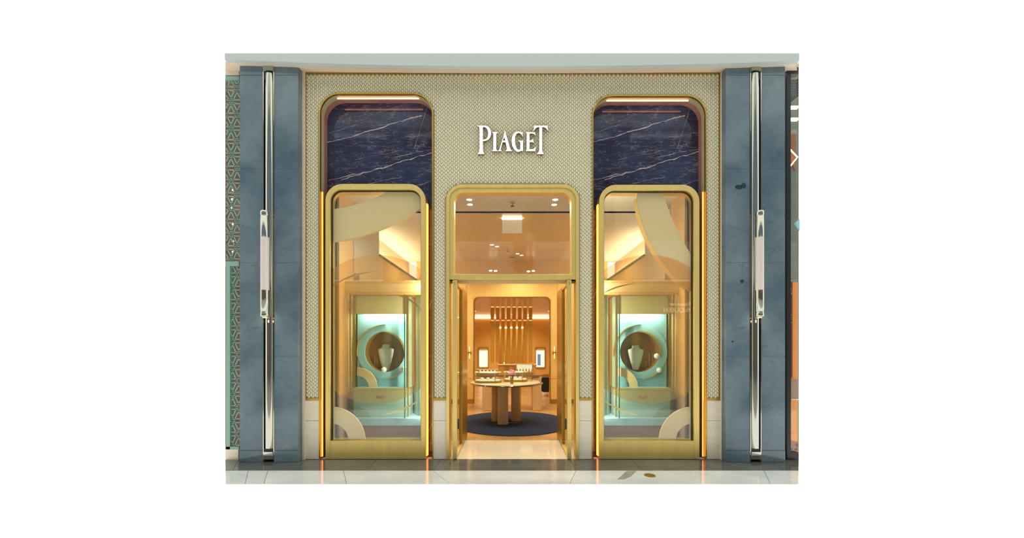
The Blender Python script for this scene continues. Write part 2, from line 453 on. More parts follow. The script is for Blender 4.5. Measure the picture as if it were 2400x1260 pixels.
tiles([(528, 528), (582, 574), (628, 618), (805, 812), (1014, 1055), (1350, 1335), (1678, 1581), (1790, 1806), (1872, 1872)],
      Y_STRIP, FRONT, 1102, 1134, white_marble, 'tile')
# grey worn patch and the inlaid brass disc in the white marble
yA, yB = floor_z(1103), floor_z(1123)
MB().flat([(PX(1468, yA), yA), (PX(1492, yA), yA), (PX(1478, -.75), -.75), (PX(1462, yB), yB), (PX(1446, yB), yB), (PX(1456, -.72), -.72)], 0, .0006).build('stone_patch', mat('grey_patch', (150, 150, 138), .3, var=.15, vscale=14), fl)
yc = floor_z(1113.5)
d = MB().cyl(PX(1523, yc), yc, .072, 0, .004, 28).build('floor_disc', gold_deep, None)
tag(d, 'small round brass disc set in the white marble floor', 'floor outlet')
# inside: polished beige stone behind the door, then oak boards
Y_WOOD = floor_z(1031)
struct(MB().box(-2.95, 2.95, 0, Y_WOOD, -.1, 0).build('floor_threshold', threshold_stone, None))
struct(MB().box(-2.95, 2.95, Y_WOOD, 16.5, -.1, 0).build('floor_oak', wood_floor, None))

# ---- fascia of the mall ceiling with a gently bowed lower edge, soffit behind it
YF = -.25
def fasc(px, py): return (PX(px, YF), PZ(py, YF))
low = [fasc(*p) for p in ((528, 141), (562, 142), (640, 145), (702, 147.5), (800, 151), (950, 154.5), (1100, 156), (1250, 156.5), (1400, 155.5), (1550, 153), (1700, 149.5), (1770, 147), (1840, 144.5), (1872, 143))]
cs = struct(empty('ceiling', (0, -.1, PZ(147, YF))))
MB().prism([fasc(528, 126)] + low + [fasc(1872, 126)], YF - .01, YF + .05).build('ceiling_fascia', white_plaster, cs)
zs = PZ(172)
# soffit slopes from the facade head up to the fascia's lower edge
ms = MB(); n = len(low)
vs = [(x, YF + .05, z) for x, z in low] + [(x * (PX(1872) / low[-1][0]), 0.02, zs + .02 * abs(x) / 4) for x, z in low]
vs += [(x, y, z + .05) for x, y, z in vs]
fs = []
for i in range(n - 1): fs += [(i, i + 1, n + i + 1, n + i), (2 * n + i + 1, 2 * n + i, 3 * n + i, 3 * n + i + 1)]
ms.add(vs, fs).build('ceiling_soffit', plaster, cs)

# ---- facade wall: woven leaf panel, gold trims, cream plinth stones
XL, XR, ZT, ZD = PX(717), PX(1687), PZ(174), PZ(937)
NL = (PX(752), PX(1013), PZ(222), .285); NR = (PX(1390), PX(1652), PZ(227), .285); DO = (PX(1047), PX(1356), PZ(434), .23)
wf = struct(empty('wall_front', (0, 0, 0)))
poly = [(XL, ZD)]
poly += [(XL, ZT), (XR, ZT), (XR, ZD)]
for (x0, x1, z1, r) in (NR, DO, NL): poly += rtop(x0, x1, ZD, z1, r)
MB().prism(poly, 0, .1).build('backing_panel', tan_back, wf)
def in_open(x, z, mg=0.0):
    for (x0, x1, z1, r) in (NL, NR, DO):
        if x0 - mg < x < x1 + mg and z < z1 + mg:
            cx = min(max(x, x0 + r), x1 - r); cz = z1 - r
            if z <= cz or math.hypot(x - cx, z - cz) < r + mg or (x0 + r <= x <= x1 - r): return True
    return False
lv = MB(); px_, pz_ = .03037, .0556
nx = int((XR - XL) / px_); nz = int((ZT - ZD) / pz_) + 2
for i in range(nx):
    x = XL + .017 + i * px_
    for k in range(nz):
        z = ZD + .02 + (k + .5 * (i % 2)) * pz_
        if z > ZT - .015 or z < ZD + .025 or in_open(x, z, .022): continue
        t = math.radians(21) * (1 if i % 2 else -1) + random.uniform(-.05, .05)
        ca, sa = math.cos(t), math.sin(t); L = .031; wv = .0122
        pts = [(0, L), (wv, .012), (wv, -.014), (0, -L), (-wv, -.012), (-wv, .014)]
        base = [(x + u * ca + v * sa, -.0005, z - u * sa + v * ca) for u, v in pts]
        top = [(x + u * .55 * ca + v * .72 * sa, -.0095, z - u * .55 * sa + v * .72 * ca) for u, v in pts]
        lv.add(base + top, [(6, 7, 8, 9, 10, 11)] + [(j, (j + 1) % 6, (j + 1) % 6 + 6, j + 6) for j in range(6)])
tag(lv.build('leaf_relief', cream_leaf, wf), kind='stuff')
tr = .018
for (x0, x1, z1, r) in (NL, NR):
    MB().strip(rtop(x0 - tr, x1 + tr, 0, z1 + tr, r + tr), rtop(x0, x1, 0, z1, r), -.022, .012).build('gold_edge_trim', gold_deep, wf)
MB().box(XL - .012, XR + .012, -.02, .05, ZT, ZT + .03).build('gold_top_trim', gold_deep, wf)
for s, x in ((1, XL), (-1, XR)): MB().box(x, x + s * .014, -.016, .05, ZD, ZT).build('gold_side_trim', gold_deep, wf)
for a, b in ((717, 749.5), (1015.5, 1047), (1356, 1388), (1654, 1687)):
    MB().box(PX(a), PX(b), -.018, .05, ZD - .005, ZD + .03).build('gold_ledge_trim', gold_deep, wf)
    for q0, q1 in ((1074.5, 985.3), (984.7, 937.6)):
        MB().box(PX(a), PX(b), -.014, .1, PZ(q0), PZ(q1)).build('stone_block', cream_stone, wf, bevel=.002)
    MB().box(PX(a) - .0, PX(b), .02, .1, 0, ZD).build('stone_backing', dark_gap, wf)
# plaster reveals between facade and the piers
for a, b in ((708.5, 717), (1687, 1696)):
    MB().box(PX(a), PX(b), -.04, .1, 0, PZ(168)).build('plaster_reveal', plaster, wf)

# ---- niches of navy marble
ND = .2
for (x0, x1, z1, r), outer_left in ((NL, True), (NR, False)):
    cx = (x0 + x1) / 2
    wx0, wx1 = (PX(768), PX(994)) if outer_left else (PX(1408), PX(1634)); wz = PZ(437)
    cut = rtop(wx0, wx1, 0, wz, .24)
    nb = MB().prism(rtop(x0 - .05, x1 + .05, 0, z1 + .05, r) + cut[::-1], ND, ND + .06).build('marble_panel', marble_n, wf)
    nb.data.transform(__import__('mathutils').Matrix.Translation((-cx, -ND, 0))); nb.location = (cx, ND, 0)
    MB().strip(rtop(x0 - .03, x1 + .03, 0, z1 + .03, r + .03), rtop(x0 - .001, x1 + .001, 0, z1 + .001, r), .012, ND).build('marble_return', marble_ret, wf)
    # light strip running round the inside of the opening
    MB().box(x0 + r * .75, x1 - r * .75, .06, .075, z1 - .018, z1 - .011).build('light_strip', pink_led, wf)
    e = x0 + .004 if outer_left else x1 - .022
    MB().box(e, e + .011, .02, .035, .03, PZ(448)).build('light_strip', warm_led, wf)
    MB().box(x0, wx0 - .02, .1, ND, 0, .03).build('marble_sill', marble_n, wf)
    MB().box(wx1 + .02, x1, .1, ND, 0, .03).build('marble_sill', marble_n, wf)

# ---- piers of blue grey stone with chrome lamp channels
PY = -.145
def pier(xa, xs0, xs1, xb, cham):
    w = struct(empty('wall_pier', ((PX(xa, PY) + PX(xb, PY)) / 2, 0, 0)))
    zt = 5.73
    cuts = [0, PZ(1055, PY), PZ(835, PY), PZ(615, PY), PZ(396, PY), PZ(176, PY), zt]
    for (a, b) in ((xa, xs0), (xs1, xb)):
        for z0, z1 in zip(cuts[:-1], cuts[1:]):
            MB().box(PX(a, PY), PX(b, PY), PY - (.006 if z0 == 0 else 0), -.02, z0 + .0015, z1 - .0015).build('stone_panel', blue_stone, w, bevel=.003)
    MB().box(PX(xa, PY) + .01, PX(xb, PY) - .01, -.025, .3, 0, zt).build('pier_core', blue_stone, w)
    return w
pl = pier(562, 617, 643, 699, 8)
pr = pier(1701, 1757.5, 1784.5, 1840, 8)
# side returns towards the shop (slim copper coloured stone chamfers)
side_stone = mat('rose_grey_stone', (150, 128, 120), .2, var=.1, vscale=4)
for w, x0, x1 in ((pl, PX(699, PY) - .002, PX(708)), (pr, PX(1696), PX(1701, PY) + .002)):
    MB().flat([(x0, PY + .01), (x1, PY + .1), (x1, .1), (x0, .1)] if x0 < 0 else [(x1, PY + .01), (x0, PY + .1), (x0, .1), (x1, .1)], .0, 5.72).build('stone_return', side_stone, w)

for px, py, rx, rz_ in ((1731, 438, 9, 6), (1743, 435, 6, 7), (1739, 658.5, 4.5, 4.5), (1717, 800, 2.4, 2.4)):
    x, z = P2(px, py, PY); k_ = (DC + PY) / FPX
    MB().prism([(x + rx * k_ * math.cos(a * .449) * random.uniform(.85, 1.1), z + rz_ * k_ * math.sin(a * .449) * random.uniform(.85, 1.1)) for a in range(14)], PY - .0008, PY + .001).build('stone_inclusion', mat('dark_inclusion', (44, 58, 64), .15), pr)
# ---- chrome pier lamps
def pier_lamp(cx, sgn, label):
    L = thing('pier_lamp', (cx, PY, PZ(1075, PY)), label, 'lamp', 'chrome lamps in the piers')
    r = .066; zt, zb = PZ(172, PY), PZ(1050, PY)
    MB().cyl(cx, PY + .04, r, zb, zt, 32).build('channel_tube', chrome, L, smooth=True)
    for u in (-1, 1): MB().box(cx + u * .074 - .006, cx + u * .074 + .006, PY - .006, -.03, PZ(1078, PY), 5.73).build('edge_strip', chrome, L)
    MB().box(cx - .068, cx + .068, PY - .02, -.05, PZ(168, PY), 5.73).build('top_cap', chrome, L, bevel=.006)
    MB().box(cx - .06, cx + .06, PY - .002, -.05, PZ(187, PY), PZ(168, PY)).build('cap_gap', black_metal, L)
    MB().box(cx - .068, cx + .068, PY - .02, -.05, PZ(1076, PY) + .003, PZ(1057, PY)).build('base_cap', chrome, L, bevel=.006)
    MB().box(cx - .06, cx + .06, PY - .002, -.05, PZ(1057, PY), PZ(1050, PY)).build('base_gap', black_metal, L)
    # lamp body standing proud of the channel
    ly = PY - .085; lx = cx - sgn * 0.0
    def zz(p): return PZ(p, ly)
    rr = .058
    MB().lathe([(rr, zz(556)), (rr, zz(508)), (rr - .004, zz(507)), (rr - .004, zz(505)), (rr, zz(504)), (rr, zz(496)), (rr - .006, zz(494.5))], lx, ly, 32).build('upper_collar', chrome, L, smooth=True)
    MB().cyl(lx, ly, rr - .003, zz(680), zz(556), 32).build('lamp_glass', frosted, L, smooth=True)
    MB().lathe([(rr - .006, zz(742)), (rr, zz(740)), (rr, zz(732)), (rr - .004, zz(731)), (rr - .004, zz(729)), (rr, zz(728)), (rr, zz(680))], lx, ly, 32).build('lower_collar', chrome, L, smooth=True)
    for q in (536, 712): MB().box(lx - .012, lx + .012, ly, PY, zz(q + 3), zz(q - 3)).build('wall_bracket', black_metal, L)
    MB().cyl(lx, ly, .03, zz(743.5) - .006, zz(743.5) + .006, 20).build('light_aperture', sconce_glow, L)
    for q, up in ((748, -1),):
        ld = bpy.data.lights.new('lamp_glow', 'POINT'); ld.energy = .5; ld.color = (1, .8, .55); ld.shadow_soft_size = .02
        lo = bpy.data.objects.new('lamp_glow', ld); C.objects.link(lo); lo.parent = L
        lo.location = Vector((lx, ly - (.0 if q != 560 else .0), zz(q) + up * .02)) - L.location
pier_lamp((PX(617, PY) + PX(643, PY)) / 2, -1, 'tall chrome tube lamp with frosted glass in the left stone pier')
pier_lamp((PX(1757.5, PY) + PX(1784.5, PY)) / 2, 1, 'tall chrome tube lamp with frosted glass in the right stone pier')

# ==================================================================== SIGN
LET = [
 [[(400, 240), (500, 238), (560, 240), (615, 252), (660, 280), (690, 330), (706, 390), (706, 450), (692, 512), (660, 556), (620, 585), (570, 600), (515, 604), (515, 800), (525, 855), (550, 895), (550, 908), (400, 908), (400, 895), (430, 855), (440, 800), (440, 330), (432, 275), (400, 252)],
  [(515, 275), (560, 278), (600, 300), (628, 345), (641, 400), (641, 450), (630, 505), (600, 545), (560, 564), (515, 570)]],
 [[(735, 392), (860, 392), (860, 402), (832, 430), (828, 780), (842, 815), (870, 830), (870, 840), (735, 840), (735, 830), (755, 815), (762, 780), (762, 440), (755, 415), (735, 402)]],
 [[(1033, 358), (1160, 790), (1195, 828), (1195, 840), (1052, 840), (1052, 828), (1085, 795), (1083, 770), (1048, 632), (978, 632), (935, 790), (950, 828), (950, 840), (880, 840), (880, 828), (905, 795), (1000, 500)],
  [(1015, 508), (1043, 592), (988, 592)]],
 [[(1450, 505), (1428, 455), (1385, 422), (1340, 415), (1300, 440), (1275, 500), (1268, 600), (1280, 700), (1305, 770), (1345, 808), (1385, 800), (1395, 770), (1395, 650), (1385, 622), (1350, 605), (1350, 592), (1455, 592), (1455, 835), (1400, 835), (1360, 855), (1310, 852), (1250, 800), (1205, 710), (1190, 600), (1205, 500), (1245, 420), (1300, 383), (1350, 375), (1400, 390), (1430, 395), (1445, 420)]],
 [[(1525, 395), (1735, 395), (1752, 482), (1720, 440), (1690, 430), (1610, 428), (1610, 588), (1655, 588), (1690, 552), (1710, 648), (1680, 630), (1610, 626), (1610, 795), (1690, 793), (1725, 775), (1758, 735), (1745, 840), (1525, 840), (1525, 828), (1545, 800), (1547, 440), (1540, 415), (1525, 405)]],
 [[(1720, 240), (2025, 240), (2050, 375), (2010, 312), (1960, 280), (1905, 275), (1905, 810), (1915, 860), (1940, 895), (1940, 908), (1795, 908), (1795, 895), (1825, 860), (1840, 810), (1840, 275), (1790, 282), (1742, 315), (1703, 378)]],
]
sg = thing('shop_sign', (PX(1202), -.03, PZ(362)), 'raised white serif capitals mounted on the woven cream wall above the door', 'sign')
for lp in LET:
    curve_shape('letter', [[(PX(1080 + u / 10, -.045), PZ(270 + v / 10, -.045)) for u, v in l] for l in lp], -.045, -.012, [white_face, gold_deep], sg)
    us = [u for u, v in lp[0]]; vs_ = [v for u, v in lp[0]]
for u, v in ((480, 550), (795, 620), (1033, 700), (1330, 800), (1575, 620), (1870, 600)):   # mounting pins
    MB().box(PX(1080 + u / 10) - .006, PX(1080 + u / 10) + .006, -.013, 0, PZ(270 + v / 10) - .006, PZ(270 + v / 10) + .006).build('mounting_pin', gold_deep, sg)

# ==================================================================== DISPLAY WINDOWS
def band(circ, r_out, r_in, a0, a1, n=40):
    cx, cz = circ
    return arc(cx, cz, r_out, a0, a1, n) + arc(cx, cz, r_in, a1, a0, n)
def crescent(cx, cz, r, a0, a1, wmax, n=28):
    out = []; inn = []
    for i in range(n + 1):
        t = i / n; a = math.radians(a0 + (a1 - a0) * t); w = wmax * (math.sin(PI * t) ** .6 if t < .5 else math.sin(PI * t) ** .8) + .0008
        out.append((cx + r * math.cos(a), cz + r * math.sin(a))); inn.append((cx + (r - w) * math.cos(a), cz + (r - w) * math.sin(a)))
    return out, inn

def display_window(side, fx0, fx1, ftop, gx0, gx1, gtop, label):
    s = -1 if side == 'left' else 1
    x0, x1, zt = PX(fx0), PX(fx1), PZ(ftop)
    ix0, ix1, izt, izb = PX(gx0), PX(gx1), PZ(gtop), PZ(1032)
    w = thing('display_window', ((x0 + x1) / 2, 0, .004), label, 'shop window', 'gold framed shop windows')
    yf, yb = -.02, .2
    MB().strip(rtop(x0, x1, 0.005, zt, .245), rtop(ix0, ix1, .005, izt, .16), yf, yb).build('gold_frame', gold, w, bevel=.004)
    MB().box(ix0, ix1, yf + .002, yb, .005, izb).build('base_panel', gold, w, bevel=.003)
    gk = rtop(ix0 + .004, ix1 - .004, izb, izt - .004, .156)
    MB().strip(rtop(ix0, ix1, izb, izt, .16), rtop(ix0 + .012, ix1 - .012, izb, izt - .012, .15), .02, .05).build('gasket', black_metal, w)
    MB().prism(gk, .035, .038).build('glass_pane', clear_glass, w)
    # strip light hidden on the side of the frame that faces the door
    e = x1 if s < 0 else x0
    MB().box(e - (.0 if s < 0 else .012), e + (.012 if s < 0 else 0), .05, .12, .03, zt - .26).build('light_strip', warm_led, w)
    # ---- applied decor behind the pane
    yd = .06; th = .018
    X0, X1, Z0, Z1 = PX(gx0, yd) - .02, PX(gx1, yd) + .02, PZ(1032, yd) - .02, izt - .004
    def cp(pts):
        a, b, c = [P2(*p, yd) for p in pts]; cx, cz, r = circ3(a, b, c); return cx, cz, r
    if s < 0:
        cu = cp([(776, 490), (850, 474), (911, 447)]); cl = cp([(776, 568), (862, 549), (985, 489)])
    else:
        cu = cp([(1553, 447), (1583, 530), (1624, 602)]); cl = cp([(1491, 447), (1520, 560), (1624, 683)])
    def arc_between(c, pa, pb, n=30):
        cx, cz, r = c; a = P2(*pa, yd); b = P2(*pb, yd)
        t0 = math.atan2(a[1] - cz, a[0] - cx); t1 = math.atan2(b[1] - cz, b[0] - cx)
        if t1 - t0 > PI: t1 -= 2 * PI
        if t0 - t1 > PI: t0 -= 2 * PI
        return [(cx + r * math.cos(t0 + (t1 - t0) * i / n), cz + r * math.sin(t0 + (t1 - t0) * i / n)) for i in range(n + 1)]
    if s < 0:
        A = arc_between(cu, (770, 491), (911, 447)); B = arc_between(cl, (770, 569), (987, 488))
        pg = A + [(X1 - .02, Z1 + .1)] + B[::-1]
        pg = A + [P2(987, 440, yd)] + B[::-1]
    else:
        A = arc_between(cl, (1491, 443), (1628, 687)); B = arc_between(cu, (1551, 443), (1628, 608))
        pg = A + B[::-1]
    keep = rtop(ix0 + .0, ix1 - .0, izb, izt, .16)
    pg = clip_poly(pg, ix0 - .005, ix1 + .005, izb, izt - .012)
    MB().prism(pg, yd, yd + th).build('curved_band', band_cream, w)
    edge = A if s > 0 else B
    e2 = [(x + (.0 if s < 0 else -.004), z - .004) for x, z in edge]
    cl2 = [(p, q) for p, q in zip(edge, e2) if ix0 - .005 < p[0] < ix1 + .005 and p[1] < izt - .012]
    MB().strip([p for p, q in cl2], [q for p, q in cl2], yd, yd + (.14 if s > 0 else .03)).build('band_edge', brass, w, smooth=True)
    # lower corner quarter rings
    cx, cz = P2(776 if s < 0 else 1624.5, 1033, yd)
    k = (DC + yd) / FPX
    a0, a1 = (0, 90) if s < 0 else (90, 180)
    MB().prism(band((cx, cz), 80 * k, 41 * k, a0, a1), yd, yd + th).build('quarter_ring', band_cream, w)
    # big translucent peach disc on the back of the pane
    yq = .045; kq = (DC + yq) / FPX
    cx, cz = P2(882 if s < 0 else 1520, 771, yq)
    hole = [P2(822 if s < 0 else 1446, 736, yq), P2(955 if s < 0 else 1578, 736, yq), P2(955 if s < 0 else 1578, 908, yq), P2(822 if s < 0 else 1446, 908, yq)]
    curve_shape('film_disc', [clip_poly(arc(cx, cz, 174 * kq, 0, 360, 96)[:-1], ix0, ix1, izb, izt), hole], yq, yq + .001, [film_peach], w)
    # unseen fill light added to brighten the bay, housed behind the frame bar
    lx_ = s * 1.355
    MB().box(s * 1.34, s * 1.35, .225, .275, PZ(1000), PZ(460)).build('bay_fill_housing', black_metal, w)
    for zc_, ln, e_ in ((1.7, 2.2, 22), (3.3, 1.0, 9)):
        ld = bpy.data.lights.new('bay_fill_light', 'AREA'); ld.shape = 'RECTANGLE'; ld.size = .03; ld.size_y = ln; ld.energy = e_; ld.color = (1, .93, .78)
        lo = bpy.data.objects.new('bay_fill_light', ld); C.objects.link(lo); lo.parent = w
        lo.location = Vector((lx_, .25, zc_)) - w.location; lo.rotation_euler = (PI / 2, 0, math.radians(-68 * s) if s < 0 else math.radians(-68))
        lo.rotation_euler = (PI / 2, 0, math.radians(68) if s < 0 else math.radians(-68))
    # brass crescents
    if s < 0: cr = [((880, 805), 169, 128, 88, 3.2), ((880, 805), 168, 310, 275, 4.0), ((922, 767), 77, 90, 30, 3.6)]
    else: cr = [((1490, 805), 141, 122, 90, 3.2), ((1520, 805), 170, 232, 262, 4.0)]
    for (c, r, a0, a1, wd) in cr:
        o_, i_ = crescent(*P2(*c, yd), r * k, a0, a1, wd * k)
        MB().strip(o_, i_, yd - .012, yd + .012).build('brass_crescent', brass, w)
    # ---- stage: side wall, floor, plinth slab
    SX = lambda px: px if s < 0 else 2400 - px
    def bx(pa, pb, y0, y1, qa, qb, yref, name, m, bev=0):
        return MB().box(PX(SX(pa), yref), PX(SX(pb), yref), y0, y1, PZ(qb, yref), PZ(qa, yref)).build(name, m, w, bevel=bev)
    xo = s * 2.60                                        # outer side wall of the window box
    MB().box(xo, xo + s * .03, .15, .66, PZ(925, .2), PZ(440, .2)).build('side_wall', peach_dark, w)
    MB().box(xo, xo + s * .03, .15, .66, PZ(1034, .15), PZ(925, .2)).build('side_wall_base', rose_taupe, w)
    MB().box(s * 1.31, s * 1.34, .15, .66, PZ(1034, .15), PZ(660, .3)).build('inner_side_wall', peach_dark, w)
    MB().box(s * 1.31, s * 2.6, .15, .9, PZ(1034, .15) - .06, PZ(1034, .15)).build('stage_floor', rose_taupe, w)
    bx(812, 1010, .34, .36, 979, 1034, .34, 'stage_riser', rose_taupe)
    MB().box(s * 1.31, s * 2.57, .30, .88, PZ(997, .3), PZ(980, .3)).build('stage_slab', teal_light, w, bevel=.004)
    MB().box(s * 1.31, s * 2.6, .36, .40, PZ(690, .36), PZ(657, .36)).build('header_rail', peach, w)
    MB().box(s * 1.31, s * 2.6, .352, .36, PZ(684, .36), PZ(664, .36)).build('header_panel', cream_stone, w)
    # curved screen between the case and the door side
    pts = [(s * 1.62, .86), (s * 1.60, .72), (s * 1.53, .58), (s * 1.45, .5), (s * 1.36, .46)]
    pin = [(x + s * .02, y + .02) for x, y in pts]
    MB().flat(pts + pin[::-1], PZ(979, .5), PZ(692, .46)).build('curved_screen', teal_grey, w, smooth=True)
    return w

wl = display_window('left', 764, 998, 432, 775, 987, 445, 'tall gold framed shop window left of the entrance, cream band across its top')
wr = display_window('right', 1404, 1638, 434, 1415, 1625, 447, 'tall gold framed shop window right of the entrance, cream band curving down its right')

# ---- display cases standing in the windows
def display_case(s, bust_px, pearls, label):
    cx = s * 2.072; zb = PZ(980, .3); hw = .42
    c = thing('display_case', (cx, .55, zb), label, 'display case', 'teal display cases in the windows')
    b0, b1 = cx - hw, cx + hw
    z_sh = PZ(908, .45); z_hd = PZ(735, .45); z_tp = PZ(692, .42)
    MB().box(b0, b1, .42, .86, zb, z_sh - .03).build('plinth', teal_grey, c, bevel=.003)
    MB().box(b0, b1, .415, .86, z_sh - .03, z_sh - .014).build('gold_ledge', gold, c)
    MB().box(b0, b1, .42, .86, z_sh - .014, z_sh).build('shelf', teal_light, c)
    for x in (b0, b1): MB().box(x - .014, x + .014, .43, .46, zb, z_tp).build('gold_post', gold_deep, c)
    for x in (b0, b1): 
        MB().box(x - .004, x + .004, .29, .425, zb + .004, z_tp).build('glass_side', clear_glass, c)
        MB().box(x - .007, x + .007, .282, .29, zb + .004, z_tp).build('glass_edge', mat('green_glass_edge', (48, 84, 78), .2) if 'green_glass_edge' not in bpy.data.materials else bpy.data.materials['green_glass_edge'], c)
    MB().box(b0, b1, .295, .299, zb + .004, z_tp).build('glass_front', clear_glass, c)
    MB().box(b0, b1, .47, .5, z_hd, z_tp).build('header', mat('case_header', (232, 238, 222), .5) if 'case_header' not in bpy.data.materials else bpy.data.materials['case_header'], c)
    MB().box(b0 - .02, b1 + .02, .42, .86, z_tp, z_tp + .02).build('top', gold_deep, c)
    MB().box(b0 + .05, b1 - .05, .505, .56, z_hd + .03, z_hd + .05).build('strip_light', cove_led, c)
    # teal backdrop with a round opening
    yp = .62; k = (DC + yp) / FPX
    hx, hz = P2(902 if s < 0 else 1500, 824, yp); R = 47.5 * k
    n = 64; circ = [(hx + R * math.cos(2 * PI * i / n), hz + R * math.sin(2 * PI * i / n)) for i in range(n)]
    zb2, zt2 = z_sh, z_tp; sq = []
    for (x, z) in circ:                                   # project ring points outward to the rectangle
        dx, dz = x - hx, z - hz
        t = min(((b1 + .02 - hx) / dx) if dx > 1e-9 else ((b0 - .02 - hx) / dx) if dx < -1e-9 else 1e9, ((zt2 - hz) / dz) if dz > 1e-9 else ((zb2 - hz) / dz) if dz < -1e-9 else 1e9)
        sq.append((hx + dx * t, hz + dz * t))
    MB().ring(sq, circ, yp, yp + .02).build('backdrop', teal, c)
    # corner fillers of the backdrop rectangle
    for (X, Z) in ((b0 - .02, zb2), (b0 - .02, zt2), (b1 + .02, zb2), (b1 + .02, zt2)):
        near = sorted(range(n), key=lambda i: (sq[i][0] - X) ** 2 + (sq[i][1] - Z) ** 2)[:2]
        MB().prism([(X, Z), sq[near[0]], sq[near[1]]], yp, yp + .02).build('backdrop_corner', teal, c)
    MB().ring([(hx + (R + .012) * math.cos(2 * PI * i / n), hz + (R + .012) * math.sin(2 * PI * i / n)) for i in range(n)], circ, yp + .02, yp + .22).build('drum', bronze, c, smooth=True)
    MB().prism([(hx + (R + .01) * math.cos(2 * PI * i / n), hz + (R + .01) * math.sin(2 * PI * i / n)) for i in range(n)], yp + .22, yp + .24).build('drum_back', bronze, c)
    o_, i_ = crescent(hx, hz, R + .006, 100, -15, .03); MB().strip(o_, i_, yp - .03, yp + .01).build('brass_crescent', brass, c)
    o_, i_ = crescent(hx, hz, 64 * k, 190, 88, .02); MB().strip(o_, i_, yp - .04, yp).build('brass_crescent', brass, c)
    o_, i_ = crescent(hx, hz, 64 * k, 275, 322, .02); MB().strip(o_, i_, yp - .04, yp).build('brass_crescent', brass, c)
    # teal disc behind the crescents
    MB().ring([(hx + 63 * k * math.cos(2 * PI * i / n), hz + 63 * k * math.sin(2 * PI * i / n)) for i in range(n)], circ, yp - .012, yp).build('backdrop_ring', teal_light, c)
    ax, az = P2(838 if s < 0 else 1448, 907, .56)
    MB().prism(band((ax, az), 46 * k, 27 * k, 0, 90), .54, .57).build('quarter_arch', band_cream, c)
    for q, (px, ht) in enumerate(((-31, 24), (-26, 21), (22, 18), (29, 36), (37, 25))):   # slim brass rods
        x = hx + px * k; zr = hz - math.sqrt(max(R * R - (px * k) ** 2, 0)) + .003
        MB().cyl(x, yp + .15, .0035, zr, zr + ht * k, 8).build('brass_rod', brass, c)
    lx, lz = P2(892 if s < 0 else 1507, 930, .42)
    sc = 20 * (DC + .42) / FPX / 1650
    for lp in LET:
        curve_shape('letter', [[(lx + (u - 1225) * sc, lz - (v - 575) * sc) for u, v in l] for l in lp], .416, .42, [mat('olive_letter', (120, 112, 66), .5)] if 'olive_letter' not in bpy.data.materials else [bpy.data.materials['olive_letter']], c)
    ld = bpy.data.lights.new('case_light', 'AREA'); ld.shape = 'RECTANGLE'; ld.size = .7; ld.size_y = .05; ld.energy = 5; ld.color = (1, .94, .82)
    lo = bpy.data.objects.new('case_light', ld); C.objects.link(lo); lo.parent = c
    lo.location = Vector((cx, .535, z_hd + .025)) - c.location; lo.rotation_euler = (math.radians(8), 0, 0)
    # ---- the bust standing on the drum's lower curve
    bxp, byt, byb = bust_px; yb = yp + .12; kb = (DC + yb) / FPX
    X, _ = P2(bxp, 0, yb); zt_, z0_ = PZ(byt, yb), PZ(byb, yb)
    z0_ = max(z0_, hz - math.sqrt(R * R - (X - hx) ** 2) + .012)
    rows = [(1.0, 5.5, 4), (.985, 7.8, 6), (.95, 8.8, 7), (.9, 8.4, 7), (.87, 9.4, 7), (.845, 13, 8), (.82, 17.6, 8.5), (.8, 18.4, 9), (.7, 18.0, 10), (.6, 16.6, 11), (.45, 14.6, 11), (.3, 12, 9), (.15, 9, 8), (.05, 7, 7), (.01, 6.4, 6), (0, 5.6, 5)]
    mb = MB(); nn = 28; vs = []; fs = []
    for t, wx, wy in rows:
        for q in range(nn):
            a = 2 * PI * q / nn; vs.append((X + wx * kb * math.cos(a), yb + wy * kb * .6 * math.sin(a), z0_ + (zt_ - z0_) * t))
    for i in range(len(rows) - 1):
        for q in range(nn):
            l = (q + 1) % nn; fs.append((i * nn + q, i * nn + l, (i + 1) * nn + l, (i + 1) * nn + q))
    fs += [tuple(range(nn)), tuple((len(rows) - 1) * nn + q for q in range(nn))]
    b = mb.add(vs, fs).build('necklace_bust', bust_m, None, smooth=True)
    tag(b, 'cream necklace bust in the round bronze niche of the %s window' % ('left' if s < 0 else 'right'), 'necklace bust', 'cream jewellery busts')
    for px, py, lab in pearls:
        yy = yp - .066 if py > 850 else yp - .03
        x, z = P2(px, py, yy)
        p = MB().ball(x, yy, z, 6.4 * (DC + yy) / FPX, 24, 14).build('pearl_ball', pearl_m, None, smooth=True, origin=(x, yy, z))
        tag(p, lab, 'ball', 'white balls in the window displays')
    return c
display_case(-1, (904.5, 806, 871), [(900, 866, 'white ball at the foot of the bust in the left window'), (941, 864, 'white ball right of the bust in the left window')],
             'teal display case with gold posts and glass sides inside the left window')
display_case(1, (1490, 808, 866), [(1539, 834, 'upper white ball beside the bronze circle in the right window'), (1545, 867, 'lower white ball on the brass crescent in the right window')],
             'teal display case with gold posts and glass sides inside the right window')

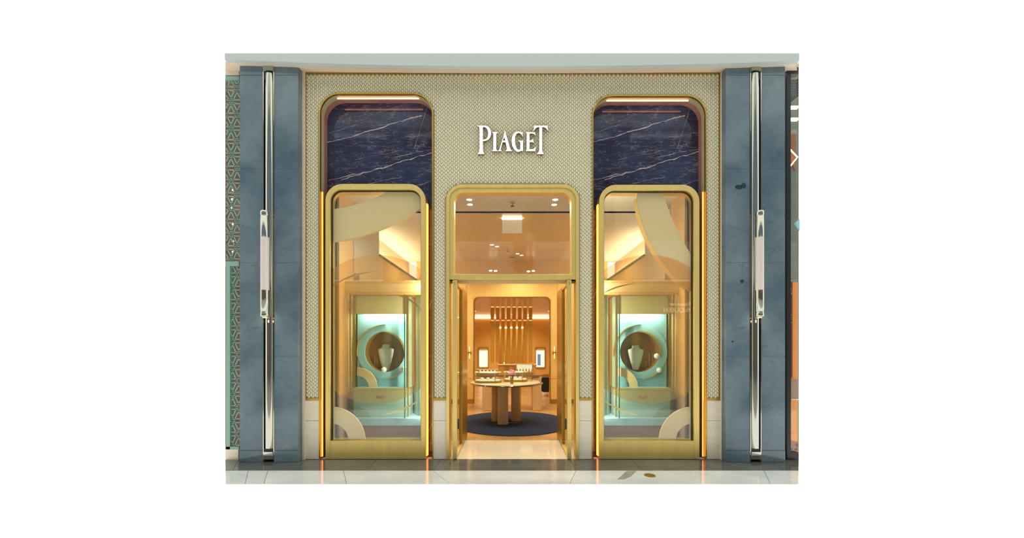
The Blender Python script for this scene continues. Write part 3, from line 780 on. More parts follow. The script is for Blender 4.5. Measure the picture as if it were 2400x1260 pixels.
# ==================================================================== ENTRANCE
x0, x1, zt, r = DO
ZB0, ZB1 = PZ(655), PZ(643)
d1 = struct(empty('door_1', (0, 0, 0)))
t1 = PX(1054) - PX(1047)
MB().strip(rtop(x0, x1, .002, zt, r), rtop(x0 + t1, x1 - t1, .002, zt - t1, r - t1), -.035, .16).build('outer_frame', gold, d1, bevel=.004)
a0, a1, az = x0 + t1, x1 - t1, zt - t1; t2 = .066
MB().strip(rtop(a0, a1, ZB0, az, r - t1), rtop(a0 + t2, a1 - t2, ZB0, az - t2, r - t1 - t2 * .5), -.015, .12).build('inner_frame', gold, d1, bevel=.004)
MB().box(a0, a1, -.016, .12, ZB0, ZB1).build('transom_bar', gold, d1, bevel=.003)
MB().box(a0, a1, .121, .2, ZB0 - .03, ZB0 + .05).build('header_trim', peach, d1)
MB().prism(rtop(a0 + t2 - .004, a1 - t2 + .004, ZB1, az - t2 + .004, r - t1 - t2 * .5), .04, .046).build('transom_glass', door_glass, d1)
for s, nm, xs, xe in ((-1, 'left', 1061, 1071), (1, 'right', 1329.5, 1339)):
    xa, xb = PX(xs, -.03), PX(xe, -.03); xm = (xa + xb) / 2
    lf = struct(empty('door_%d' % (2 if s < 0 else 3), (xm, 0, .0)))
    lf['label'] = 'open glass door leaf with gold rails on the %s of the entrance' % nm
    zt_ = ZB0 - .012
    MB().box(xa, xb, -.04, .03, .012, zt_).build('front_stile', gold, lf, bevel=.003)
    MB().box(xa + .006, xb - .006, .03, 1.3, zt_ - .055, zt_).build('top_rail', gold, lf, bevel=.003)
    MB().box(xa + .006, xb - .006, .03, 1.3, .012, .06).build('bottom_rail', gold, lf, bevel=.003)
    MB().box(xa + .004, xb - .004, .62, 1.3, .012, zt_ - .01).build('back_stile', gold_deep, lf, bevel=.003)
    MB().box(xm - .005, xm + .005, .03, .62, .06, zt_ - .055).build('glass_pane', door_glass, lf)
    for z in (zt_ - .035, zt_ - .06): MB().cyl(xm, -.04, .005, z, z + .01, 8).build('hinge_pin', black_metal, lf)

# ==================================================================== SHOP INTERIOR
HCEIL = 4.0
def Yc(py): return (HCEIL - HC) * FPX / (805 - py) - DC       # y of a ceiling point seen at row py
ci = struct(empty('ceiling_shop', (0, 2.5, HCEIL)))
MB().box(-3.0, 3.0, .27, Yc(499), HCEIL, HCEIL + .1).build('front_ceiling', ceil_m, ci)
MB().box(-3.0, 3.0, Yc(499), Yc(495), HCEIL + .05, HCEIL + .1).build('slot', dark_gap, ci)
MB().box(-1.35, 1.35, Yc(495), 5.3, HCEIL, HCEIL + .1).build('rear_ceiling', ceil_peach, ci)
for q in (-1, 1): MB().box(q * 1.35, q * 3.0, Yc(495), 5.3, HCEIL, HCEIL + .1).build('bay_ceiling', ceil_m, ci)
for y in (2.2, 3.9): MB().box(-1.9, 1.9, y, y + .012, HCEIL - .002, HCEIL).build('seam', peach_dark, ci)
sw = struct(empty('wall_side', (0, 2.5, 0)))
for s in (-1, 1):
    MB().box(s * 2.95, s * 3.02, .1, 5.4, 0, HCEIL).build('outer_wall', taupe, sw)
    MB().box(s * 2.69, s * 2.95, .9, 2.15, 0, HCEIL).build('bulkhead', taupe, sw)
    MB().box(s * 2.69, s * 2.75, 2.15, 5.2, .1, 3.5).build('side_panel', peach, sw)
    MB().box(s * 2.67, s * 2.69, 2.15, 5.2, 3.46, 3.5).build('panel_cap', black_metal, sw)
    MB().box(s * 2.66, s * 2.69, 2.15, 5.2, 0, .1).build('gold_skirting', gold_deep, sw)
    MB().box(s * 2.77, s * 2.92, 2.2, 5.15, 3.50, 3.52).build('cove_light', cove_bright, sw)
    MB().box(s * 2.6, s * 2.95, .92, .95, 0, PZ(640, .9)).build('window_back_wall', peach, sw)
# portal wall with a wide rounded opening to the back room
pw_ = struct(empty('wall_portal', (0, 5.2, 0)))
yP = 5.2; oX0, oX1, oZ = PX(1110, yP), PX(1290, yP), PZ(695, yP)
pp = [(-2.69, 0), (-2.69, HCEIL), (2.69, HCEIL), (2.69, 0)] + rtop(oX0, oX1, 0, oZ, .14)
MB().prism(pp, yP, yP + .3).build('portal_panel', peach_portal, pw_)
MB().strip(rtop(oX0 - .004, oX1 + .004, 0, oZ + .004, .144), rtop(oX0 + .008, oX1 - .008, 0, oZ - .008, .132), yP - .012, yP + .3).build('portal_trim', gold_deep, pw_)
zL = PZ(887, yP)
for s in (-1, 1):
    MB().box(s * (abs(oX0) + .01), s * 2.6, yP - .015, yP, .12, zL - .006).build('lower_panel', peach_portal, pw_)
    MB().box(s * (abs(oX0) + .01), s * 1.28, yP - .015, yP, zL + .006, oZ).build('upper_panel', peach_portal, pw_)
    MB().box(s * 1.29, s * 2.6, yP - .015, yP, zL + .006, HCEIL - .3).build('upper_panel', peach_portal, pw_)
    MB().box(s * (abs(oX0) + .01), s * 2.6, yP - .03, yP, 0, .11).build('gold_skirting', gold_deep, pw_)
# back room
br = struct(empty('wall_back_room', (0, 14, 0)))
YB = 14.0; ZC2 = 3.1
MB().box(-3.2, 3.2, yP + .3, YB + 2.6, ZC2, ZC2 + .1).build('room_ceiling', ceil_peach, br)
for s in (-1, 1):
    MB().box(s * 3.2, s * 3.3, yP + .3, YB, 0, ZC2).build('room_side_wall', peach_dark, br)
    MB().box(s * .78, s * 3.2, YB, YB + .2, .12, 2.98).build('room_back_panel', peach_portal, br)
    MB().box(s * .78, s * 3.2, YB - .01, YB + .2, 0, .12).build('gold_skirting', gold_deep, br)
    MB().box(s * .78, s * 3.2, YB - .05, YB - .02, 2.99, 3.05).build('cove_light', cove_led, br)
    MB().box(s * .78, s * .9, YB + .2, YB + 2.4, .0, 2.95).build('alcove_side', peach_dark, br)
    MB().box(s * .79, s * .76, YB - .02, YB + .2, 0, 2.7).build('jamb', peach_dark, br)
MB().box(-.9, .9, YB + 2.4, YB + 2.5, 0, ZC2).build('alcove_back', bronze, br)
MB().box(-.78, .78, YB + 2.3, YB + 2.38, 2.57, 2.64).build('cove_light', cove_led, br)
for i in range(9):
    x = -.62 + i * .155
    MB().box(x - .03, x + .03, YB + 2.34, YB + 2.4, 0, 2.55).build('fluted_panel', gold_deep, br)

# ---- downlights
def downlight(x, y, zc, label, grp, power=40, col=(1, .94, .71)):
    L = thing('ceiling_downlight', (x, y, zc), label, 'ceiling light', grp)
    MB().lathe([(.045, zc), (.045, zc - .006), (.056, zc - .006), (.056, zc)], x, y, 24).build('trim_ring', mat('ring_white', (240, 230, 210), .4) if 'ring_white' not in bpy.data.materials else bpy.data.materials['ring_white'], L)
    MB().cyl(x, y, .044, zc - .003, zc - .001, 24).build('lens', lamp_white, L)
    ld = bpy.data.lights.new('downlight_beam', 'SPOT'); ld.energy = power * 1.45; ld.color = col; ld.spot_size = math.radians(150); ld.spot_blend = 1; ld.shadow_soft_size = .04
    lo = bpy.data.objects.new('downlight_beam', ld); C.objects.link(lo); lo.parent = L; lo.location = (0, 0, -.05)
for px, py, lab in ((1100, 467, 'downlight nearest the left frame corner behind the transom glass'), (1101.5, 478.5, 'second downlight from the glass on the left above the door'),
                    (1301.5, 467, 'downlight nearest the right frame corner behind the transom glass'), (1299, 479, 'second downlight from the glass on the right above the door'),
                    (1153, 573, 'left of the two downlights left of centre on the shop ceiling'), (1165, 577, 'right of the two downlights left of centre on the shop ceiling'),
                    (1213, 594, 'left of the two downlights right of centre deep on the shop ceiling'), (1222.5, 597.5, 'right of the two downlights right of centre deep on the shop ceiling')):
    y = Yc(py); downlight(PX(px, y), y, HCEIL, lab, 'downlights on the shop ceiling', 55)
# made-up glowing ovals on the portal panel, standing in for downlight spots
for px, py, lab in ((1150, 634, 'outer left'), (1161.5, 634.5, 'inner left'), (1238.5, 635.5, 'inner right'), (1250, 634.5, 'outer right')):
    y = yP - .016; x, z = P2(px, py, y)
    L = thing('oval_light_spot', (x, yP, z), 'small added oval light spot over the portal, %s of the row of four' % lab, 'wall light', 'added light spots over the portal')
    MB().prism(arc(x, z, .052, 0, 360, 20, .024)[:-1], yP - .012, yP).build('bezel', gold, L)
    MB().prism(arc(x, z, .046, 0, 360, 20, .019)[:-1], yP - .016, yP - .012).build('lens', lamp_white, L)
# lightbox under the ceiling
yk = 1.42; x, z = P2(1200, 511, yk); xa, xb = PX(1177, yk), PX(1223.5, yk)
L = thing('hanging_lightbox', (0, yk, z), 'white lit box hanging from the ceiling behind the transom glass', 'light box')
MB().box(xa, xb, yk, yk + .06, PZ(514, yk), HCEIL - .003).build('lamp_bar', lamp_white, L)
MB().box(xa, xb, yk, yk + .03, PZ(545, yk), PZ(514.5, yk)).build('white_panel', mat('lit_panel', (244, 232, 214), .4, emis=(255, 226, 190), estr=.25), L)
# sprinkler, smoke detectors
def detector(px, py, zc, y, label, cat, r=.06, wallm=False):
    x = PX(px, y); t = thing('smoke_detector' if cat == 'smoke detector' else 'fire_sprinkler', (x, y, zc), label, cat)
    w_ = mat('detector_white', (196, 172, 138), .5) if 'detector_white' not in bpy.data.materials else bpy.data.materials['detector_white']
    if cat == 'smoke detector':
        MB().lathe([(r, zc), (r, zc - .012), (r * .8, zc - .03), (r * .5, zc - .034), (r * .5, zc - .05), (.01, zc - .056)], x, y, 24).build('housing', w_, t, smooth=True)
        MB().lathe([(r * .62, zc - .036), (r * .62, zc - .046)], x, y, 24).build('vent_ring', black_metal, t)
    else:
        MB().lathe([(r, zc), (r * .9, zc - .01), (.012, zc - .012)], x, y, 20).build('rose', w_, t)
        MB().cyl(x, y, .01, zc - .06, zc - .01, 12).build('stem', chrome, t)
        MB().cyl(x, y, .03, zc - .064, zc - .06, 16).build('deflector', black_metal, t)
detector(1201, 474, HCEIL, Yc(474), 'small sprinkler head between the front downlights above the door', 'sprinkler', .05)
detector(1200, 602, HCEIL, Yc(602) - .1, 'round smoke detector low on the axis of the shop ceiling', 'smoke detector', .095)
detector(1190, 583, HCEIL, Yc(583), 'small sprinkler head left of the ceiling axis over the shop', 'sprinkler', .035)
# sconces beside the portal
for s, nm in ((-1, 'left'), (1, 'right')):
    x = s * (abs(oX0) + .06 + .0); x = PX(1101 if s < 0 else 1299, yP)
    L = thing('wall_sconce', (x, yP - .015, PZ(836, yP)), 'slim brass wall sconce on the %s side of the portal' % nm, 'wall light', 'sconces beside the portal')
    MB().box(x - .055, x + .055, yP - .06, yP - .015, PZ(827, yP), PZ(824, yP)).build('arm', gold_deep, L)
    for qa, qb in ((823.5, 812), (840, 827.5)):
        MB().cyl(x, yP - .05, .016, PZ(qa, yP), PZ(qb, yP), 14).build('glass_shade', sconce_glow, L)
# lit wall displays in the back room
for px0, px1, s, nm in ((1123, 1143.5, -1, 'left'), (1256, 1276, 1, 'right')):
    xa, xb = PX(px0, YB), PX(px1, YB); za, zb_ = PZ(860.5, YB), PZ(815, YB)
    L = thing('wall_showcase', ((xa + xb) / 2, YB, za), 'white lit wall showcase in the back room, %s of the lamp rods' % nm, 'showcase', 'lit showcases on the back wall')
    MB().ring(rrect(xa - .03, xb + .03, za - .03, zb_ + .03, .01, 2), rrect(xa, xb, za, zb_, .01, 2), YB - .06, YB).build('frame', gold_deep, L)
    MB().box(xa, xb, YB - .012, YB - .002, za, zb_ - .12).build('lit_back', display_white, L)
    MB().box(xa, xb, YB - .03, YB - .002, zb_ - .12, zb_).build('header', peach, L)
    if s > 0: MB().box(xa + .08, xa + .24, YB - .03, YB - .013, za + .1, za + .68).build('glow_blue_card', mat('glow_blue_card', (86, 130, 184), .5, emis=(96, 140, 190), estr=.6), L)  # card given its own glow, since no lamp reaches it
    MB().box(xa, xb, YB - .05, YB - .012, za, za + .02).build('shelf', gold, L)

# ---- chandelier of gold rods and amber glass in the back room
yH = 9.0
chn = thing('rod_chandelier', (0, yH, ZC2), 'gold chandelier of long hanging loops with amber glass in the back room', 'chandelier')
kx = (DC + yH) / FPX
for i, px in enumerate((1154, 1166.5, 1179, 1192, 1205, 1218, 1230.5, 1243.5)):
    x = PX(px, yH); hw = 3.9 * kx; z1_ = PZ(702, yH); z0_ = PZ(852, yH)
    lp = [(p[0], yH, p[1]) for p in rrect(x - hw, x + hw, z0_, z1_, hw * .9, 5)]
    MB().tube(lp, .008, 6, True).build('loop', brass, chn)
    MB().box(x - hw * .86, x + hw * .86, yH - .004, yH + .004, z0_ + .05, z1_ - .05).build('amber_panel', amber_gold, chn)
    for q in (719, 750.5):
        MB().box(x - hw * .9, x + hw * .9, yH - .02, yH + .02, PZ(q + 1.2, yH), PZ(q - 1.2, yH)).build('cross_light', sconce_glow, chn)
for px in (1161, 1186, 1212, 1237):
    x = PX(px, yH); MB().cyl(x, yH, .022, PZ(703, yH), ZC2, 12).build('hanger', gold_deep, chn)
MB().box(PX(1150, yH), PX(1247, yH), yH - .012, yH + .012, PZ(703.5, yH), PZ(702, yH)).build('cross_bar', gold_deep, chn)
MB().cyl(PX(1200, yH), yH, .02, PZ(775, yH), PZ(718, yH), 10).build('centre_stem', crystal, chn)
MB().box(PX(1200, yH) - .006, PX(1200, yH) + .006, yH - .006, yH + .006, PZ(720, yH), PZ(702, yH)).build('stem_hook', brass, chn)
for px, py in ((1158, 838), (1159, 832), (1182, 832), (1238, 835), (1239, 841)):
    pass

# ---- rug and round table
YT = (floor_z(1022) + floor_z(965)) / 2; RR = (floor_z(965) - floor_z(1022)) / 2
rg = MB().lathe([(RR - .008, 0), (RR, .004), (RR, .012), (RR - .01, .016)], PX(1201, YT), YT, 96).build('round_rug', rug_m, None, smooth=True)
tag(rg, 'round navy blue rug under the table behind the entrance', 'rug')
zr = .016
ty = YT - .12; tx = PX(1187, ty); kt = (DC + ty) / FPX
tb = thing('round_table', (tx, ty, zr), 'round display table on curved oak legs standing on the navy rug', 'table')
ztop = .885
MB().lathe([(.70, ztop - .05), (.765, ztop - .035), (.775, ztop - .02), (.76, ztop - .012)], tx, ty, 72).build('glass_rim', mat('dark_rim', (70, 56, 40), .1, coat=1), tb, smooth=True)
MB().lathe([(.72, ztop - .012), (.735, ztop - .006), (.72, ztop)], tx - .02, ty, 72).build('tabletop', mat('cream_top', (232, 206, 160), .15, coat=.5), tb, smooth=True)
def shell_leg(px0, px1, pyb, bulge, name, m, hollow=False):
    y = HC * FPX / (pyb - 805) - DC; y = (HC - zr) * FPX / (pyb - 805) - DC
    xa, xb = PX(px0, y), PX(px1, y); w = (xb - xa)
    out = [(xa + w * (.5 - .5 * math.cos(PI * i / 12)), y + bulge * (1 - math.sin(PI * i / 12))) for i in range(13)]
    if hollow:
        inn = [(xa + .012 + (w - .024) * (.5 - .5 * math.cos(PI * i / 12)), y + .016 + bulge * (1 - math.sin(PI * i / 12))) for i in range(13)]
        return MB().flat(out + inn[::-1], zr, ztop - .05).build(name, m, tb, smooth=True)
    return MB().flat(out + [(xb - .02, y + bulge + .2), (xa + .02, y + bulge + .2)], zr, ztop - .05).build(name, m, tb, smooth=True)
shell_leg(1152, 1169, 987, .05, 'leg', oak)
shell_leg(1166, 1191, 994.5, .06, 'leg', oak)
shell_leg(1198, 1221, 987, .07, 'leg', oak)
yl = (HC - zr) * FPX / (991 - 805) - DC
MB().strip([(PX(p, yl), zr) for p in (1190, 1200, 1210, 1219)], [(PX(p, yl), zr + .012) for p in (1190, 1200, 1210, 1219)], yl, yl + .02).build('foot_band', gold_deep, tb)
for px in (1219.5,): MB().box(PX(px - 2, yl), PX(px + .5, yl), yl, yl + .03, zr, ztop - .05).build('gold_edge', gold_deep, tb)

# glass cases on the table
def glass_case(cx, cy, w, dpt, z0, h, label, lit=True):
    t = thing('glass_showcase', (cx, cy, z0), label, 'showcase', 'glass showcases on the round table')
    def outl(e): return [(cx + p[0], cy + p[1]) for p in rrect(-w / 2 + e, w / 2 - e, -dpt / 2 + e, dpt / 2 - e, min(w, dpt) * .4 - e, 6)]
    MB().flat(outl(0), z0, z0 + .035).build('gold_base', gold_deep, t, smooth=True)
    MB().flat(outl(.02), z0 + .035, z0 + .05).build('white_deck', mat('case_deck', (250, 240, 224), .4) if 'case_deck' not in bpy.data.materials else bpy.data.materials['case_deck'], t)
    o1, i1 = outl(.004), outl(.008); n_ = len(o1)
    g = MB(); vs = [(x, y, z0 + .036) for x, y in o1] + [(x, y, z0 + h) for x, y in o1]
    g.add(vs, [(i, (i + 1) % n_, (i + 1) % n_ + n_, i + n_) for i in range(n_)]).build('glass_wall', clear_glass, t, smooth=True)
    g = MB(); o1, i1 = outl(-.004), outl(.024)
    vs = [(x, y, z0 + h) for x, y in o1] + [(x, y, z0 + h) for x, y in i1] + [(x, y, z0 + h + .014) for x, y in o1] + [(x, y, z0 + h + .014) for x, y in i1]
    fs = []
    for i in range(n_):
        j = (i + 1) % n_; fs += [(i, j, n_ + j, n_ + i), (2 * n_ + j, 2 * n_ + i, 3 * n_ + i, 3 * n_ + j), (j, i, 2 * n_ + i, 2 * n_ + j), (n_ + i, n_ + j, 3 * n_ + j, 3 * n_ + i)]
    g.add(vs, fs).build('gold_rim', brass, t, smooth=True)
    MB().flat(outl(.016), z0 + h + .003, z0 + h + .008).build('glass_lid', clear_glass, t)
    MB().box(cx - w * .34, cx + w * .34, cy + dpt * .38, cy + dpt * .42, z0 + h - .012, z0 + h).build('light_bar', lamp_white, t)
    for u in (-.5, .28): MB().cyl(cx + u * w * .92 + .01, cy - dpt * .43, .01, z0 + .03, z0 + h, 8).build('gold_post', brass, t)
    for u in (-.22, .0, .2): MB().lathe([(.05, z0 + .05), (.035, z0 + .09), (.012, z0 + .1)], cx + u * w, cy, 14).build('jewel_stand', bust_m, t, smooth=True)
    return t
glass_case(PX(1144, ty - .1), ty - .12, .56, .42, ztop, .2, 'larger glass showcase with gold rim on the left of the round table')
glass_case(PX(1208, ty + .12), ty + .14, .52, .4, ztop, .19, 'glass showcase with gold rim behind the flower vase on the round table')
# vase and flowers
vy = ty - .42; vx = PX(1199.5, vy)
v = thing('flower_vase', (vx, vy, ztop), 'small gold cylinder vase of pink flowers on the round table', 'vase')
MB().lathe([(.036, ztop), (.037, ztop + .12), (.033, ztop + .12), (.03, ztop + .02)], vx, vy, 24).build('gold_vase', gold_deep, v, smooth=True)
for i in range(16):
    a = i * 2.4; rr_ = .065 * math.sqrt((i + .5) / 16); zz = ztop + .19 + .05 * (1 - (i / 16)) + random.uniform(-.02, .02)
    MB().ball(vx + rr_ * math.cos(a), vy + rr_ * math.sin(a), zz, .03, 9, 6, .18).build('blossom', pink_petal, v)
for i in range(5):
    a = i * 1.3; MB().tube([(vx, vy, ztop + .06), (vx + .03 * math.cos(a), vy + .03 * math.sin(a), ztop + .14), (vx + .05 * math.cos(a), vy + .05 * math.sin(a), ztop + .2)], .004, 5).build('stem', leaf_green, v)

# ---- second counter behind, its cases, chairs
cy2 = 3.95 + .35
dk = thing('display_counter', (PX(1198, cy2), cy2, 0), 'oak display counter on two wide legs behind the round table', 'counter')
for a, b in ((1130, 1153), (1248, 1269)):
    yl2 = floor_z(962); MB().box(PX(a, yl2), PX(b, yl2), yl2, yl2 + .5, 0, .86).build('leg', oak, dk, bevel=.01)
MB().flat(rrect(PX(1108, yl2), PX(1272, yl2), yl2 - .05, yl2 + .7, .2, 8), .86, .9).build('worktop', mat('brown_top', (150, 112, 70), .12, coat=.6), dk)
def lit_box(px0, px1, pya, pyb, y, dpt, label):
    xa, xb = PX(px0, y), PX(px1, y); za = .9; zb_ = za + (pya - pyb) * -1 * (DC + y) / FPX * -1
    zb_ = za + abs(pya - pyb) * (DC + y) / FPX
    t = thing('counter_showcase', ((xa + xb) / 2, y + dpt / 2, za), label, 'showcase', 'showcases on the oak counter')
    MB().box(xa, xb, y, y + dpt, za, za + .03).build('gold_base', gold_deep, t)
    MB().box(xa, xb, y, y + .006, za + .03, zb_).build('glass_front', clear_glass, t)
    for x in (xa, xb - .012): MB().box(x, x + .012, y, y + .012, za + .03, zb_).build('gold_post', brass, t)
    MB().box(xa, xb, y, y + dpt, zb_, zb_ + .012).build('gold_top', brass, t)
    MB().box(xa + .03, xb - .03, y + dpt - .03, y + dpt - .01, za + .05, zb_ - .02).build('lit_back', display_white, t)
    for i in range(6):
        x = xa + (i + .5) * (xb - xa) / 6; MB().lathe([(.028, za + .03), (.02, za + .1), (.008, za + .14)], x, y + dpt * .4, 10).build('jewel_stand', gold, t, smooth=True)
lit_box(1209, 1251, 889, 866, yl2 + .2, .3, 'brightly lit glass showcase on the oak counter right of the flowers')
lit_box(1116, 1168, 889, 879, yl2 + .2, .3, 'low lit glass showcase on the oak counter at left')
# navy armchair in the back room
ya = 6.6; xa, xb = PX(1268, ya), PX(1287, ya)
ac = thing('armchair', ((xa + xb) / 2, ya + .2, 0), 'dark navy armchair seen through the portal right of the table', 'chair')
MB().prism(rrect(xa, xb + .04, .14, .62, .1, 6), ya, ya + .1).build('backrest', navy_fabric, ac, bevel=.03)
MB().box(xa, xb + .04, ya + .1, ya + .6, .16, .4).build('seat', navy_fabric, ac, bevel=.03)
for u in (xa + .02, xb):
    for y in (ya + .04, ya + .55): MB().cyl(u, y, .012, 0, .17, 8).build('leg', brass, ac)
# a light column and small crystals behind the chandelier
YQ = 11.5
cl_ = thing('light_column', (PX(1181.5, YQ), YQ, 0), 'thin glowing vertical light rod in the back room', 'lamp')
MB().cyl(PX(1181.5, YQ), YQ, .02, .02, PZ(828, YQ), 12).build('glowing_rod', cove_led, cl_)
MB().cyl(PX(1181.5, YQ), YQ, .1, 0, .02, 16).build('base', gold_deep, cl_)
dkb = thing('reception_desk', (0, 10.2, 0), 'low peach desk at the back of the rear room behind the table', 'desk')
MB().box(-.55, .95, 9.9, 10.4, 0, .8).build('body', peach, dkb, bevel=.01)
MB().box(-.6, 1.0, 9.85, 10.45, .8, .84).build('top', oak, dkb)

# downlights added to brighten the back room, its alcove and the shop floor
for i, (x, y) in enumerate(((-1.6, 7.5), (1.6, 7.5), (-1.6, 11), (1.6, 11), (0, 12.6), (-.35, 15.3), (.35, 15.3))):
    downlight(x, y, ZC2, 'added downlight at the %s of the back room ceiling' % ('front left', 'front right', 'rear left', 'rear right', 'far centre', 'alcove left', 'alcove right')[i], 'added back room downlights', 135, col=(1, .86, .5))
for i, (x, y) in enumerate(((-1.56, 1.2), (1.56, 1.2), (-2.02, 3.2), (2.02, 3.2), (-1.75, 4.4), (1.75, 4.4))):
    downlight(x, y, HCEIL, 'added downlight on the shop ceiling, %s' % ('above the left window case', 'above the right window case', 'behind the left window case', 'behind the right window case', 'left above the round table', 'right above the round table')[i], 'added lights over the shop floor', 45)

# ==================================================================== NEIGHBOURS
# left: green lattice shopfront
xl0, xl1 = PX(528, -.03), PX(563)
wn = struct(empty('wall_left', (-4.1, 0, 0)))
MB().box(xl0, xl1, -.03, .05, PZ(190), PZ(181)).build('head_beam', lattice_m, wn)
MB().box(xl0, xl1, -.02, .05, PZ(181), PZ(179)).build('head_shadow_gap', dark_gap, wn)
MB().box(xl0, xl1, -.03, .05, PZ(179), 5.8).build('plaster_head', plaster, wn)
MB().box(xl0, xl1, -.03, .05, PZ(624), PZ(613)).build('mid_beam', lattice_m, wn)
MB().box(PX(533), PX(542.5), -.03, .05, .1, PZ(624)).build('door_post', lattice_m, wn)
MB().box(PX(528, -.04), xl1, -.04, .05, 0, PZ(1051)).build('stone_sill', cream_stone, wn)
MB().box(xl0, xl1, -.03, .05, PZ(1051), PZ(1045)).build('bottom_rail', lattice_m, wn)
def lattice(xa, xb, za, zb_, x_star, z_star, name):
    m = MB(); rad = .0062; PXW, PZW = 14.3 / 160, 31 / 160          # star columns / half period
    def bar(p, q):
        d = Vector((q[0] - p[0], 0, q[1] - p[1])); L = d.length
        if L < .004: return
        d.normalize(); nrm = Vector((-d.z, 0, d.x)) * rad
        a, b = Vector((p[0], 0, p[1])), Vector((q[0], 0, q[1]))
        m.prism([((a + nrm).x, (a + nrm).z), ((a - nrm).x, (a - nrm).z), ((b - nrm).x, (b - nrm).z), ((b + nrm).x, (b + nrm).z)], -.012, .006)
    def seg(px, pz, dx, dz):                             # clip a line to the panel
        t0, t1 = -1e9, 1e9
        for (o, dd, lo, hi) in ((px, dx, xa, xb), (pz, dz, za, zb_)):
            if abs(dd) < 1e-9:
                if not lo <= o <= hi: return
                continue
            u, v_ = sorted(((lo - o) / dd, (hi - o) / dd)); t0, t1 = max(t0, u), min(t1, v_)
        if t1 > t0: bar((px + dx * t0, pz + dz * t0), (px + dx * t1, pz + dz * t1))
    nr = int((zb_ - za) / PZW) + 3
    o = .027
    for i in range(-nr, nr + 1):
        zc = z_star + i * PZW
        for q in (-o, o): seg(x_star, zc + q, 1, 0)
        zc = z_star + i * 2 * PZW
        for sl in (1, -1):
            for q in (-o * 2.0, o * 2.0): seg(x_star, zc + q, PXW, sl * PZW)
    return tag(m.build(name, lattice_m, wn), kind='stuff')
lattice(xl0, xl1, PZ(613), PZ(190), PX(542.5), PZ(239), 'lattice_screen')
lattice(PX(542.5), xl1, PZ(1045), PZ(624), PX(546), PZ(675), 'lattice_screen')
MB().box(PX(528, .3), xl1, .3, .35, 0, 5.9).build('shop_back', dim_brown, wn)
MB().box(xl0, PX(534), .05, .09, .1, PZ(740)).build('door_panel', pink_panel, wn)
MB().box(xl0, PX(532.4), .05, .09, PZ(735), PZ(625)).build('door_panel', pink_panel, wn)
for q in (738, 765, 782, 815, 850): MB().box(xl0, PX(533), .03, .06, PZ(q + 2), PZ(q - 1)).build('hinge', black_metal, wn)
for q in (445, 467, 487, 525, 565, 590):
    x, z = P2(546 - (q % 5), q, .22); MB().ball(x, .22, z, .014, 8, 6).build('spot_bulb', lamp_white, wn)
# right: dark framed shopfront with amber display
xr0, xr1 = PX(1840), PX(1872, -.04)
wr_ = struct(empty('wall_right', (4.1, 0, 0)))
MB().box(xr0, PX(1849), -.04, .06, 0, PZ(162)).build('dark_frame', black_metal, wr_)
MB().box(PX(1849), xr1, -.04, .06, PZ(178), PZ(162)).build('frame_head', black_metal, wr_)
MB().box(PX(1849), xr1, -.04, .06, 0, PZ(1058)).build('frame_base', black_metal, wr_)
MB().box(xr0, xr1, -.03, .06, PZ(162), 5.8).build('plaster_head', plaster, wr_)
MB().box(PX(1849), xr1, 0, .006, PZ(1058), PZ(178)).build('glass_pane', clear_glass, wr_)
MB().box(xr0, PX(1872, .7), .7, .75, 0, 6.3).build('shop_back', mat('grey_green_wall', (122, 128, 112), .6, var=.1), wr_)
YR = .35
for i in range(7): MB().box(PX(1849, YR), PX(1872, YR), YR, YR + .2, PZ(188 + i * 6, YR), PZ(185.5 + i * 6, YR)).build('ceiling_louvre', black_metal, wr_)
for q in (250, 278): MB().box(PX(1850, YR), PX(1872, YR), YR, YR + .05, PZ(q + 2, YR), PZ(q - 2, YR)).build('mirrored_light_bar', lamp_white, wr_)  # glowing bars stand in for lights mirrored in the glass
MB().prism([P2(1849, 308, YR), P2(1876, 302, YR), P2(1876, 392, YR), P2(1849, 345, YR)], YR + .1, YR + .14).build('copper_panel', orange_dim, wr_)
MB().tube([P2(1850, 348, YR)[:1] + (YR, P2(1850, 348, YR)[1]), P2(1869, 368, YR)[:1] + (YR, P2(1869, 368, YR)[1]), P2(1850, 392, YR)[:1] + (YR, P2(1850, 392, YR)[1])], .01, 6).build('rope_light', cove_led, wr_)
MB().box(PX(1849, YR), PX(1872, YR), YR + .2, YR + .24, PZ(505, YR), PZ(497, YR)).build('blue_rail', mat('petrol_rail', (44, 84, 92), .4), wr_)
MB().prism([P2(1862, 524, YR), P2(1874, 512, YR), P2(1874, 540, YR)], YR, YR + .02).build('pale_card', teal_light, wr_)
MB().box(PX(1858, YR), PX(1872, YR), YR + .02, YR + .1, PZ(888, YR), PZ(660, YR)).build('amber_panel', orange_back, wr_)
MB().box(PX(1856.5, YR), PX(1858, YR), YR, YR + .1, PZ(884, YR), PZ(660, YR)).build('copper_edge', orange_dim, wr_)
MB().box(PX(1849, YR), PX(1872, YR - .06), YR - .05, YR + .3, PZ(934, YR), PZ(888, YR)).build('stone_shelf', rose_taupe, wr_)
MB().box(PX(1849, YR), PX(1872, YR - .06), YR - .06, YR - .05, PZ(936, YR), PZ(933, YR)).build('shelf_lip', cream_stone, wr_)
MB().box(PX(1850, YR), PX(1872, YR), YR + .02, YR + .1, PZ(1034, YR), PZ(936, YR)).build('amber_panel', orange_back, wr_)
MB().box(PX(1849, .1), PX(1872, .1), .1, YR + .3, PZ(1058, .1) - .02, PZ(1036, .1)).build('copper_base', mat('copper_base', (176, 112, 84), .35, var=.1), wr_)
fol = MB()
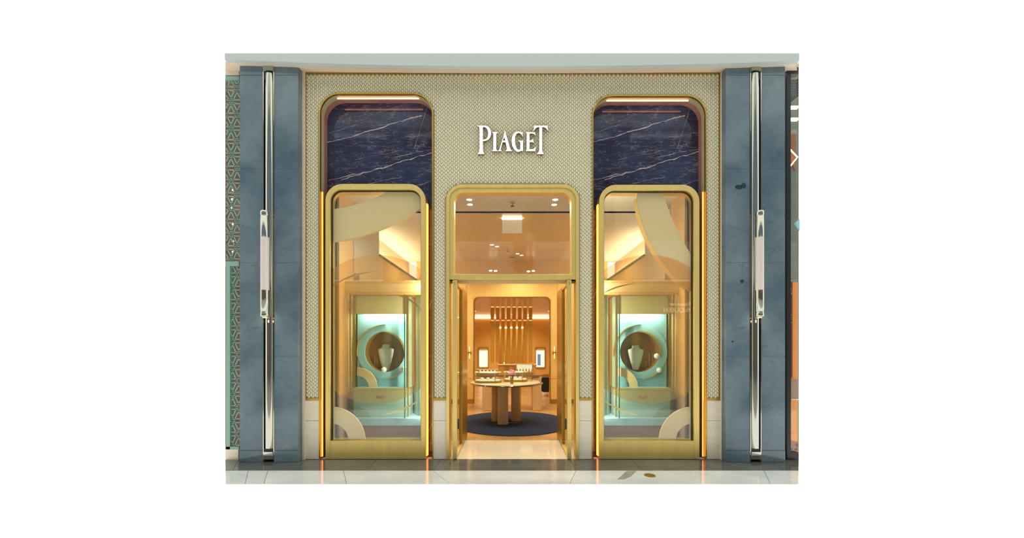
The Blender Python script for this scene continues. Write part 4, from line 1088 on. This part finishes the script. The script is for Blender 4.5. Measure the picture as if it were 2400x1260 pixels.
for i in range(260):
    z = random.choice([random.uniform(PZ(850, YR), PZ(660, YR)), random.uniform(PZ(1030, YR), PZ(940, YR))])
    x = random.uniform(PX(1849, YR), PX(1856.5, YR)); y = YR + random.uniform(-.02, .08); r = random.uniform(.008, .02); a = random.uniform(0, PI)
    fol.add([(x - r * math.cos(a), y, z - r * math.sin(a)), (x - r * .4 * math.sin(a), y - .004, z + r * .4 * math.cos(a)), (x + r * math.cos(a), y, z + r * math.sin(a)), (x + r * .4 * math.sin(a), y + .004, z - r * .4 * math.cos(a))], [(0, 1, 2, 3)])
tag(fol.build('foliage', mat('yellow_green_leaves', (140, 140, 50), .6, var=.3, vscale=20), wr_), kind='stuff')
# dark lettering low on the copper base, cut by the photo's edge
def txt(s, x, z, y, size, m, parent, name='lettering', flip=False, ext=.001):
    cu = bpy.data.curves.new(name, 'FONT'); cu.body = s; cu.size = size; cu.extrude = ext; cu.align_x = 'LEFT'
    t = bpy.data.objects.new('temporary', cu); C.objects.link(t)
    me = bpy.data.meshes.new_from_object(t.evaluated_get(bpy.context.evaluated_depsgraph_get()))
    bpy.data.objects.remove(t); bpy.data.curves.remove(cu); me.name = name
    off = parent.location if parent else Vector((0, 0, 0))
    for v_ in me.vertices:
        u, w, dd = v_.co
        v_.co = ((x - u if flip else x + u) - off.x, (y + dd if flip else y - dd) - off.y, z + w - off.z)
    me.materials.clear(); me.materials.append(m)
    o = bpy.data.objects.new(name, me); C.objects.link(o); o.parent = parent; return o
txt('12', PX(1862, .098), PZ(1045, .098), .098, .05, dark_gap, wr_)
txt('M', PX(1853, .098), PZ(1055, .098), .098, .045, dark_gap, wr_)
txt('BI', PX(1862, .098), PZ(1055, .098), .098, .045, dark_gap, wr_)

# ==================================================================== THE OTHER SIDE OF THE MALL (seen only in reflections)
op = struct(empty('wall_opposite', (0, -15, 0)))
MB().box(-26, 26, -15.4, -15, 5.2, 7.2).build('gallery_edge', white_plaster, op)
MB().box(-26, 26, -16.2, -16, -.3, 5.2).build('shop_wall', mat('opposite_shopfront', (92, 98, 104), .5), op)
MB().box(-26, 26, -15.9, -5.9, -.32, -.3).build('mall_floor', white_marble, op)
MB().box(-26, 26, -16.2, -16, 7.2, 13.5).build('upper_wall', mat('opposite_upper', (112, 128, 146), .5), op)
MB().box(-26, 26, -15.6, -15, 13.5, 15.0).build('upper_edge', white_plaster, op)
for x in (-20, -13.2, -6.4, .6, 6.0, 13.6, 20): MB().box(x - .5, x + .5, -15.6, -14.9, -.3, 13.5).build('column', blue_stone, op)
for x in (-16.6, -9.8, -3, 3.3, 16.8): MB().box(x - 2.2, x + 2.2, -15.98, -15.9, .2, 3.8).build('shop_glazing', mat('opposite_glazing', (60, 52, 44), .2, emis=(255, 190, 120), estr=.12), op)
os_ = thing('opposite_shop_sign', (8.65, -15.9, 3.4), 'pale lettering of the shop opposite, mirrored in the right window glass', 'sign')
YS = 15.9 + .08; ks = (DC + YS) / FPX
def oz(py): return HC - (py - 805) * ks
def ox(px): return (px - 1200) * ks
lit_letters = mat('lit_letters', (255, 240, 215), .4, emis=(255, 230, 195), estr=2.2)
txt('Alexander', ox(1621), oz(716), -15.9, .30, lit_letters, os_, 'upper_line', True, .02)
txt('M\u1d9cQUEEN'.replace('\u1d9c', 'c'), ox(1622), oz(731), -15.9, .36, lit_letters, os_, 'lower_line', True, .02)
